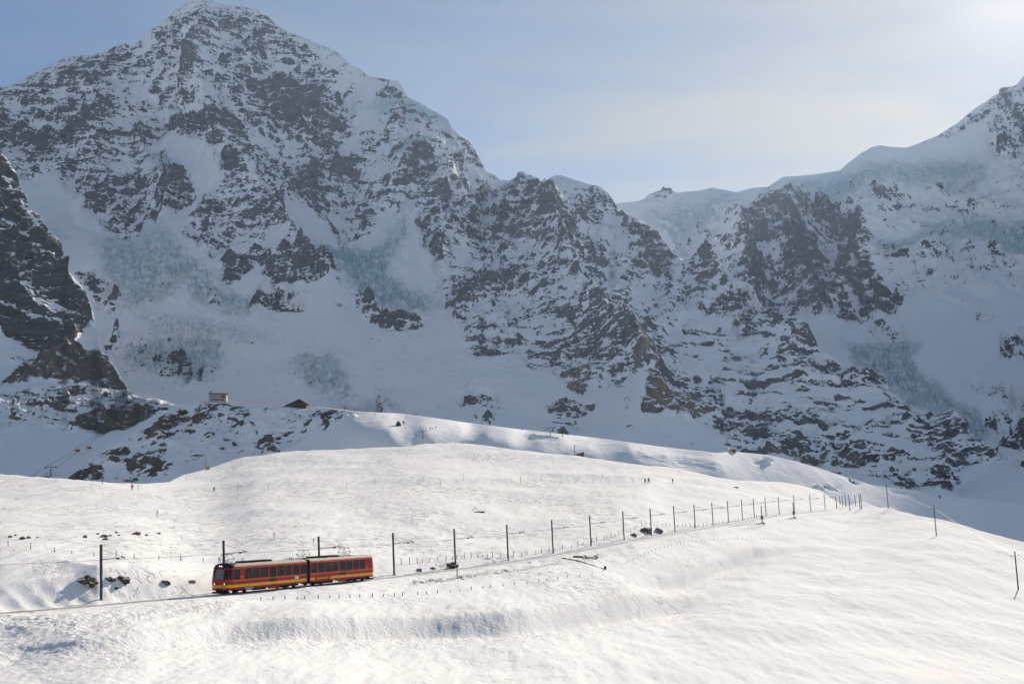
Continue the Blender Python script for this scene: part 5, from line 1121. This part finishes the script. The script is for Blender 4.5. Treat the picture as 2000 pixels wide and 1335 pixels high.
ST = [(20,1047,7,4,'small brown boulder at the far left edge of the upper slope'),(44,1050,11,6,'round brown boulder left of a pair on the upper left slope'),(56,1049,8,4,'brown boulder, right of a pair on the upper left slope'),(30,1044,5,3,'tiny brown stone above the boulders at the left edge'),(73,1048,5,2,'flat stone right of the left boulder pair'),
 (166,1047,8,6,'snow capped boulder left of the stone cluster above the lone mast'),(191,1042,5,3,'small stone in the cluster above the lone mast'),(203,1046,13,5,'wide snow capped stone amid the cluster above the lone mast'),(206,1052,9,4,'lowest stone of the cluster above the lone mast'),(215,1045,7,3,'small stone at the right end of the cluster'),(227,1039,6,3,'upper stone right of the cluster above the lone mast'),(232,1044,6,2,'little flat stone right of the cluster'),(267,1041,15,6,'largest snow capped boulder on the upper left slope'),(286,1044,6,3,'small stone right of the largest snow capped boulder'),(310,1041,8,3,'low stone far right in the row of boulders')]
for k, (u, v, w_, h_, lab) in enumerate(ST): tag(lump('boulder', u, v + h_ * 0.4, w_, h_, lab, 'boulder', TUFT if k % 2 else M['stone'], 0.7, k + 3, 0.1), group='boulders on the upper left slope')
for k, (u, v, w_, h_, lab) in enumerate([(172,1139,38,20,'large dark turf outcrop in the cut bank beside the lone mast'),(214,1131,20,8,'small turf ledge just right of the lone mast'),(240,1134,24,14,'brown turf outcrop right of the lone mast'),(226,1147,9,4,'small stone under the bank right of the lone mast'),(322,1137,18,8,'little brown outcrop in the bank left of the train'),(375,1134,14,5,'low brown outcrop just left of the train cab'),(1262,1037,22,11,'dark bushy outcrop beside a far mast, left half'),(1285,1037,16,9,'dark bushy outcrop beside a far mast, right half'),(1238,1044,12,6,'narrow dark outcrop below the far bushy outcrop'),(883,1104,15,10,'brown bush at the foot of the second mast right of train'),(818,1112,11,6,'small brown bush right of the first mast past the train'),(845,1108,9,4,'tiny brown bush between two masts right of the train'),(936,998,22,3,'isolated flat rock on the open slope above the railway'),(1438,950,8,3,'little rock by the shaded fold right of the footpath')]):
    lump('outcrop', u, v + 2, w_, h_, lab, 'rock', TUFT, 0.45, 40 + k)
# dry grass along the embankment
def grass_stuff():
    vs, fs = [], []
    for pts, wd, n in (([(800,1141),(880,1131),(960,1119),(1010,1114)], 7, 900), ([(1010,1113),(1090,1100)], 5, 350), ([(1135,1096),(1185,1080)], 9, 420), ([(1455,1033),(1492,1026)], 5, 250), ([(862,1106),(896,1098)], 7, 250), ([(1600,1003),(1655,1004)], 6, 160)):
        px = resample(pts, 4)
        for _ in range(n):
            u, v = rnd.choice(px)
            p = hit(HILL, u + rnd.gauss(0, 5), v + rnd.gauss(0, wd * 0.35))
            if p is None: continue
            a = rnd.uniform(0, 6.28); h = rnd.uniform(0.06, 0.24); w_ = rnd.uniform(0.015, 0.04); b = len(vs)
            vs += [p + Vector((math.cos(a) * w_, math.sin(a) * w_, -0.05)), p - Vector((math.cos(a) * w_, math.sin(a) * w_, 0.05)), p + Vector((rnd.uniform(-.2, .2), rnd.uniform(-.2, .2), h))]
            fs.append((b, b + 1, b + 2))
    b = MB(); b._add(vs, fs); o = b.build('dry_grass', M['stone'])
    tag(o, 'dry brown grass poking through the snow along the embankment', 'grass', kind='stuff')
grass_stuff()
# low retaining wall and culvert below the line
def low_wall():
    px = resample([(1096,1089),(1125,1094),(1155,1103),(1182,1111)], 4.5); g = [on(u, v) for u, v in px]
    root = empty('retaining_wall', g[0])
    for k in range(len(g) - 1):
        a, c = g[k] - g[0], g[k + 1] - g[0]; h = rnd.uniform(0.02, 0.16) * (1 - 0.4 * k / len(g)); d = (c - a); nn_ = Vector((d.y, -d.x, 0)).normalized() * 0.22
        b = MB(); b.hexa([a - nn_ - Vector((0, 0, .4)), c * 0.98 + a * .02 - nn_ - Vector((0, 0, .4)), c * 0.98 + a * .02 + nn_ - Vector((0, 0, .4)), a + nn_ - Vector((0, 0, .4)), a - nn_ + Vector((0, 0, h)), c * .98 + a * .02 - nn_ + Vector((0, 0, h)), c * .98 + a * .02 + nn_ + Vector((0, 0, h * 0.9)), a + nn_ + Vector((0, 0, h * .9))])
        b.build('stone', M['under'] if k % 3 else M['wood_dark'], root)
    b = MB(); e = g[-1] - g[0]; b.box(e.x - .2, e.x + .2, e.y - .2, e.y + .2, e.z - .4, e.z + 0.5); b.build('end_post', M['wood_dark'], root)
    tag(root, 'low dark retaining wall running downhill from the railway line', 'wall')
low_wall()
p = on(1129, 1087); b = MB(); k = mpp(p); b.prism([(-11 * k, -0.4), (11 * k, -0.4), (9 * k, 1.5 * k), (-8 * k, 2.5 * k)], -0.6, 0.9, 'y'); o = b.build('culvert', M['under']); o.location = p; tag(o, 'dark culvert opening under the railway line beside the retaining wall', 'culvert')

# ------------------------------------------------------------------ people
def person(loc, h, coat, trous, label, face=0.0, stride=0.22, name='person', pole=False):
    """one continuous skinned body (head, arms, legs), hat as a child"""
    J = dict(pel=(0, 0, .53), che=(0, -.01, .72), neck=(0, -.015, .84), head=(0, -.03, .90), crown=(0, -.03, .965),
             hl=(.055, 0, .50), kl=(.06, -stride * .5, .28), al=(.06, -stride * .35, .05), tl=(.065, -stride * .35 - .08, .022),
             hr=(-.055, 0, .50), kr=(-.06, stride * .25, .27), ar=(-.06, stride * .6, .06), tr=(-.065, stride * .6 - .07, .022),
             sl=(.115, 0, .80), el=(.15, .03, .65), wl=(.16, -.07, .53), gl=(.16, -.10, .49), sr=(-.115, 0, .80), er=(-.15, .02, .65), wr=(-.16, -.08, .54), gr=(-.16, -.11, .50))
    R = dict(pel=.085, che=.10, neck=.045, head=.058, crown=.045, hl=.062, kl=.045, al=.033, tl=.028, hr=.062, kr=.045, ar=.033, tr=.028, sl=.05, el=.04, wl=.03, gl=.026, sr=.05, er=.04, wr=.03, gr=.026)
    E = [('pel', 'che'), ('che', 'neck'), ('neck', 'head'), ('head', 'crown'), ('pel', 'hl'), ('hl', 'kl'), ('kl', 'al'), ('al', 'tl'), ('pel', 'hr'), ('hr', 'kr'), ('kr', 'ar'), ('ar', 'tr'), ('che', 'sl'), ('sl', 'el'), ('el', 'wl'), ('wl', 'gl'), ('che', 'sr'), ('sr', 'er'), ('er', 'wr'), ('wr', 'gr')]
    ks = list(J); me = bpy.data.meshes.new(name); me.from_pydata([Vector(J[k]) * h for k in ks], [(ks.index(a), ks.index(b)) for a, b in E], [])
    o = bpy.data.objects.new(name, me); COL.objects.link(o)
    sk = o.modifiers.new('skin', 'SKIN'); sk.use_smooth_shade = True; o.modifiers.new('sub', 'SUBSURF').levels = 1
    for i, k in enumerate(ks):
        sv = me.skin_vertices[0].data[i]; sv.radius = (R[k] * h, R[k] * h * 0.85); sv.use_root = (k == 'pel')
    bpy.context.view_layer.update()
    me2 = bpy.data.meshes.new_from_object(o.evaluated_get(bpy.context.evaluated_depsgraph_get())); o.modifiers.clear(); o.data = me2; bpy.data.meshes.remove(me)
    me2.name = name; me2.materials.clear()
    for m in (M[coat], M[trous], M['skin']): me2.materials.append(m)
    for pl in me2.polygons:
        z, x = pl.center.z / h, abs(pl.center.x) / h
        pl.material_index = 2 if z > .845 else (1 if z < .50 and x < .115 else 0)
    o.location = loc; o.rotation_euler = (0, 0, face)
    b = MB(); c = Vector((0, -.025, .945)) * h
    b.tube(c, c + Vector((0, 0, .045 * h)), .058 * h, 10, .035 * h); b.build('hat', M['hair'], o, True)
    if pole:
        for x in (-.2, .2):
            b = MB(); b.tube((x * h, -.1 * h, .52 * h), (x * 1.1 * h, .1 * h, 0), 0.015, 5); b.build('ski_pole', M['steel'], o)
    return tag(o, label, 'person')
for u, v, coat, tr_, face, lab, hp in ((258, 956, 'coatred', 'trous', 0.2, 'person in red jacket standing on the left skyline', 11.5), (418, 959, 'coatdark', 'trous', 1.2, 'walker in navy jacket striding over the left slope', 9.5), (1260, 943, 'coatblack', 'trous', 1.0, 'leftmost of two walkers side by side on the footpath', 10.5), (1267, 943, 'coatblack', 'trousb', 0.8, 'right one of two walkers side by side on the footpath', 11), (1314, 943, 'coatblack', 'trous', 2.2, 'lone walker in black farther right on the footpath', 9)):
    p = on(u, v); o = person(p, hp * mpp(p), coat, tr_, lab, face, 0.2, pole=(u == 258)); o.scale = (1.3, 1.3, 1.0)
for k, (u, v, coat, lab) in enumerate([(732, 811, 'coatorange', 'tiny skier in orange at the left tip of the snow shoulder'), (748, 815, 'coatdark', 'tiny skier in dark clothes near the shoulder crest'), (791, 838, 'coatred', 'tiny skier just below the red snow gun'), (822, 837, 'coatorange', 'leftmost skier of the little group on the shoulder'), (832, 838, 'coatblack', 'second skier of the little group on the shoulder'), (840, 839, 'coatblack', 'third skier of the little group on the shoulder'), (844, 839, 'coatdark', 'fourth skier of the little group on the shoulder'), (851, 837, 'coatorange', 'rightmost skier of the little group on the shoulder'), (813, 851, 'coatdark', 'skier alone below the group, left of the wooden pole'), (808, 808, 'coatblack', 'left figure standing on the crest of the snow shoulder'), (813, 808, 'coatblack', 'right figure standing on the crest of the snow shoulder')]):
    p = on(u, v, SHOULDER); person(p, 1.85, coat, 'trous', lab, k * 1.3, 0.15)

# ------------------------------------------------------------------ things on the shoulder and moraine
def at_sh(u, v): return on(u, v, SHOULDER)
def timber_pole(u, v, vt, label, arm=True, terr=None):
    p = on(u, v, terr or SHOULDER); h = (v - vt) * mpp(p); o = empty('timber_pole', p)
    b = MB(); b.tube((0, 0, -1), (0, 0, h), 0.22, 7, 0.16); b.build('pole', M['wood_dark'], o)
    if arm: b = MB(); b.box(-1.3, 1.3, -.1, .1, h * 0.86, h * 0.86 + .2); b.build('crossarm', M['wood_dark'], o)
    return tag(o, label, 'pole')
timber_pole(826, 856, 840, 'dark wooden pole with short arm below the group of skiers'); timber_pole(1099, 853, 834, 'thin wooden pole on the crest right of the shoulder middle', False); timber_pole(1075, 852, 840, 'short wooden pole on the shoulder crest, left of the taller one', False); timber_pole(1020, 838, 832, 'small marker post on the shoulder crest', False)
timber_pole(1123, 897, 868, 'wooden pole with crossarm beside the plank snow shed')
p = at_sh(789, 830); o = empty('snow_gun', p)
b = MB(); b.tube((0, -1.2, 2.2), (0, 1.0, 2.6), 0.9, 12, 0.75); b.build('barrel', M['polered'], o); b = MB()
for a in (0, 2.1, 4.2): b.tube((0, 0, 2.2), (math.cos(a) * 1.3, math.sin(a) * 1.3, 0), 0.1, 5)
b.build('tripod', M['steel'], o); b = MB(); b.tube((0.3, 0, 2.4), (2.6, 0, 8.5), 0.08, 5); b.build('lance', M['polered'], o); tag(o, 'red snow gun on tripod on the snow shoulder', 'snow gun')
p = at_sh(778, 831); o = empty('snow_groomer', p); b = MB(); b.box(-1.6, 1.6, -1.2, 1.2, 0.5, 1.7); b.build('hull', M['wood'], o); b = MB(); b.prism([(-1.0, 1.7), (1.2, 1.7), (0.9, 3.0), (-0.7, 3.0)], -1.0, 1.0, 'y'); b.build('cabin', M['black'], o)
for y in (-1.5, 1.2): b = MB(); b.prism([(-1.9, .45), (-1.5, 0), (1.5, 0), (1.9, .45), (1.5, .9), (-1.5, .9)], y, y + .3, 'y'); b.build('caterpillar_track', M['under'], o)
tag(o, 'small brown snow groomer parked left of the red snow gun', 'vehicle')
# plank snow shed
p = at_sh(1121, 897); k = mpp(p); o = empty('snow_shed', p, 0.0)
W2 = 20 * k; nb = 12
for j in range(nb):
    x0, x1 = -W2 + 2 * W2 * j / nb, -W2 + 2 * W2 * (j + 0.94) / nb; top = 1.2 + (j + 0.5) / nb * 3.6
    b = MB(); b.box(x0, x1, -0.1, 0.1, -1.5 + j * 0.12, top); b.build('plank', M['wood'] if j % 2 else M['wood_dark'], o)
b = MB(); b.hexa([(-W2 - .3, -.25, 1.15), (W2, -.25, 4.75), (W2, 3.0, 4.9), (-W2 - .3, 3.0, 1.3), (-W2 - .3, -.25, 1.5), (W2, -.25, 5.1), (W2, 3.0, 5.25), (-W2 - .3, 3.0, 1.65)]); b.build('snowy_roof', MAT_SNOW, o)
tag(o, 'wedge shaped plank snow shed against the shaded slope', 'shed')
# little hut
p = at_sh(1431, 882); o = empty('hut', p, 0.3); b = MB(); b.box(-2.2, 2.2, -1.6, 1.6, -0.5, 2.0); b.build('wall', simple('honey wood', (0.32, 0.20, 0.10), 0.8, 0, .2, 2), o); b = MB(); b.prism([(-2.0, 2.0), (0, 3.1), (2.0, 2.0), (2.0, 2.25), (0, 3.4), (-2.0, 2.25)], -2.6, 2.6, 'x'); b.build('snowy_roof', MAT_SNOW, o); b = MB(); b.box(-0.5, 0.5, -1.65, -1.60, 0.0, 1.6); b.build('door', M['wood_dark'], o); tag(o, 'tiny honey coloured hut on the skyline before the dark cliffs', 'hut')

# station building
p = at_sh(425, 785); k = mpp(p); o = empty('station_building', p, 0.10); w2, h_ = 16.5 * k, 16 * k
b = MB(); b.box(-w2, w2, 0, 9, -1.5, h_); wl_ = b.build('wall', M['concrete'], o)
b = MB(); b.box(-w2 - .5, w2 + 1.2, -.9, 9.6, h_, h_ + 0.55); b.build('flat_roof', M['wood_dark'], o)
b = MB(); b.box(-w2 + .4, -w2 + 1.6, 3, 4.2, h_ + .55, h_ + 2.6); b.build('chimney', M['far'], o)
for j in range(6):
    x = -w2 + 2.6 + j * (2 * w2 - 4.0) / 5.5; b = MB(); b.box(x - .55, x + .55, -0.06, 0.02, 1.2, 2.4); g = b.build('window', M['glassd'], o); b = MB(); b.box(x - .7, x + .7, -.12, -.002, 1.02, 1.19); b.build('sill', M['white'], g)
b = MB(); b.box(w2 - 3.6, w2 - .6, -0.07, .02, 3.3, 5.2); b.build('banner', M['coatred'], o)
b = MB(); b.box(-w2 + .8, w2 - 4.6, -.05, .02, 3.3, 4.9); b.build('panel_band', M['grey'], o)
tag(o, 'pale flat roofed station building on the moraine crest', 'building')
# chalet
p = at_sh(577, 796); k = mpp(p); o = empty('chalet', p, -0.05); w2 = 23 * k; rx = 0.35 * w2; hw, hr = 6.5 * k, 16.5 * k
b = MB(); b.prism([(-w2 * .78, -1.5), (w2 * .92, -1.5), (w2 * .92, hr * .42), (rx, hr * .93), (-w2 * .78, hr * .30)], 0, 12, 'y'); b.build('wall', M['wood_dark'], o)
b = MB(); b.prism([(-w2, hr * .16), (rx, hr * .95), (w2 * 1.02, hr * .42), (w2 * 1.02, hr * .48), (rx, hr * 1.04), (-w2, hr * .23)], -1.2, 13, 'y'); b.build('roof', M['wood_dark'], o)
for x, z in ((-3.6, 1.2), (-0.6, 1.2), (2.6, 1.2), (5.2, 1.2), (1.0, 3.5), (3.4, 3.5)):
    b = MB(); b.box(x - .6, x + .6, -.06, .02, z, z + 1.0); g = b.build('window', M['glassd'], o); b = MB(); b.box(x - .75, x + .75, -.1, -.002, z - .16, z - .01); b.build('sill', M['wood'], g)
b = MB(); b.box(-w2 * .7, w2 * .85, -.16, -.003, 2.4, 2.9); b.build('balcony', M['wood'], o)
tag(o, 'dark wooden chalet with lopsided gable on the moraine crest', 'chalet')
fence([(392,788),(408,786)], 5, 1.7, 'bit of orange net fence left of the station building', 'polered', 0.05, 0.10, SHOULDER, 2)
fence([(445,785),(500,788),(552,793)], 6.0, 1.9, 'orange net fence on the crest between station and chalet', 'polered', 0.05, 0.10, SHOULDER, 2)
fence([(602,796),(660,800),(716,806)], 6.0, 1.9, 'orange net fence on the crest right of the chalet', 'polered', 0.05, 0.10, SHOULDER, 2)
fence([(825,857),(860,860),(905,864)], 8, 1.0, 'row of tiny posts along the crest behind the wooden pole', 'wood_dark', 0.05, 0.08, HILL)

# chairlift
def tower(u, v, vt, label, arm=True):
    p = on(u, v, SKI_SLOPE); h = (v - vt) * mpp(p); o = empty('lift_tower', p)
    b = MB(); b.tube((0, 0, -2), (0, 0, h), 0.75, 10, 0.5); b.build('mast', M['liftgrey'], o)
    if arm:
        b = MB(); b.box(-5.5, 5.5, -.4, .4, h, h + .8); b.build('crossbeam', M['liftgrey'], o)
        for x in (-5, 5): b = MB(); b.box(x - .3, x + .3, -2.6, 2.6, h - .9, h - .1); b.build('pulley_train', M['black'], o)
    tag(o, label, 'lift tower'); return p + Vector((0, 0, h))
T0 = tower(99, 930, 912, 'grey chairlift tower with crossbeam at the left slope'); T1 = tower(277, 823, 804, 'slim chairlift tower by the valley station, left one', False); T2 = tower(285, 820, 800, 'slim chairlift tower by the valley station, right one', False)
sx = Vector((5.0, 0, -.6)); low = T0 + (T0 - T1) * 0.75; low.z -= 8
def clear(p, h=8.5): return Vector((p.x, p.y, max(p.z, down(SKI_SLOPE, p.x, p.y, -99) + h)))
for s_, nm in ((-1, 'left'), (1, 'right')):
    tag(tube_path('lift_cable', [clear(q_) for q_ in sag(low + sx * s_, T0 + sx * s_, 8, 1) + sag(T0 + sx * s_, T1 + sx * s_ * .6, 16, 2)[1:]], 0.14, M['black'], None, 4), '%s hauling cable of the chairlift' % nm, 'cable')
def chair(t, s_, label, lowpart=False):
    a, c = (low, T0) if lowpart else (T0, T1)
    p = clear(a.lerp(c, t) + sx * s_ - Vector((0, 0, (1 if lowpart else 2) * 4 * t * (1 - t)))); o = empty('lift_chair', p)
    b = MB(); b.tube((0, 0, 0), (0, 0.6, -2.6), 0.12, 6); b.build('hanger', M['black'], o)
    b = MB(); b.box(-2.3, 2.3, -.5, .9, -4.9, -4.4); b.box(-2.3, 2.3, .8, 1.0, -4.4, -2.9); b.build('seat', M['black'], o)
    b = MB(); b.prism([(1.0, -2.7), (0.2, -2.3), (-0.9, -2.8), (-1.2, -3.8), (-1.0, -3.8), (-0.7, -2.95), (0.2, -2.5), (1.0, -2.85)], -2.1, 2.1, 'x'); b.build('hood', M['liftorange'], o)
    tag(o, label, 'chairlift chair', 'orange chairs of the chairlift')
chair(.72, -1, 'orange chair highest up the lift, left cable'); chair(.74, 1, 'orange chair highest up the lift, right cable'); chair(.32, -1, 'orange chair halfway up the lift, left cable'); chair(.34, 1, 'orange chair halfway up the lift, right cable'); chair(.85, -1, 'orange chair just below the lift tower, left cable', True); chair(.88, 1, 'orange chair just below the lift tower, right cable', True)
p = on(300, 806, SKI_SLOPE); k = mpp(p); o = empty('lift_station', p, 0.0)
b = MB(); b.prism([(-24 * k, 1 * k), (-18 * k, 6.5 * k), (4 * k, 7 * k), (26 * k, 2.5 * k), (24 * k, -0.5 * k), (-4 * k, 1.5 * k)], -3, 6, 'y'); b.build('curved_roof', M['tealroof'], o)
b = MB(); b.box(8 * k, 27 * k, -1, 7, -2, 10 * k); b.build('hall', M['under'], o)
b = MB(); b.box(-16 * k, 6 * k, -1.5, 4, -3, 1.2 * k); b.build('platform', M['far'], o); tag(o, 'dark teal chairlift station under the cliff', 'building')

# ------------------------------------------------------------------ high buildings on the pass ridge
HR = bpy.data.objects['mountain_ridge']
p = on(1302, 373, HR); k = mpp(p); o = empty('observatory', p)
b = MB(); b.box(-12 * k, 12 * k, 0, 24 * k, -6 * k, 1.2 * k); b.build('terrace', M['grey'], o)
b = MB(); b.box(-3 * k, 9 * k, 2, 18 * k, 1.2 * k, 6.2 * k); b.build('hall', M['far'], o)
b = MB(); b.box(5 * k, 10 * k, 1, 16 * k, 1.2 * k, 4.6 * k); b.build('wing', M['tealroof'], o)
b = MB(); b.box(-9 * k, -3 * k, 2, 14 * k, 1.2 * k, 5.8 * k); b.box(-8 * k, -3.2 * k, 3, 12 * k, 5.8 * k, 8.6 * k); tw = b.build('tower', M['far'], o)
b = MB()
for j in range(4): b.tube((-5.0 * k, 7 * k, (8.6 + j * .8) * k), (-5.0 * k, 7 * k, (9.4 + j * .8) * k), (2.0 - j * .45) * k, 12, (2.0 - (j + 1) * .45) * k)
b.build('dome', M['far'], tw)
for j in range(5): b = MB(); b.box((-1.8 + j * 2.2) * k, (-.6 + j * 2.2) * k, 0.0, 1.9, 3.0 * k, 4.6 * k); b.build('window', M['glassd'], o)
tag(o, 'domed observatory perched on the rock of the pass', 'observatory')
p = on(1965, 177, HR); k = mpp(p); o = empty('ridge_station', p)
b = MB(); b.box(-8 * k, 9 * k, 0, 16 * k, -5 * k, 5 * k); b.build('wall', M['far'], o); b = MB(); b.hexa([(-9 * k, -3, 5 * k), (10 * k, -3, 5 * k), (10 * k, 17 * k, 5 * k), (-9 * k, 17 * k, 5 * k), (-9 * k, -3, 6 * k), (10 * k, -3, 7.4 * k), (10 * k, 17 * k, 7.4 * k), (-9 * k, 17 * k, 6 * k)]); b.build('roof', M['grey'], o); tag(o, 'small box shaped relay station on the right hand ridge', 'building')
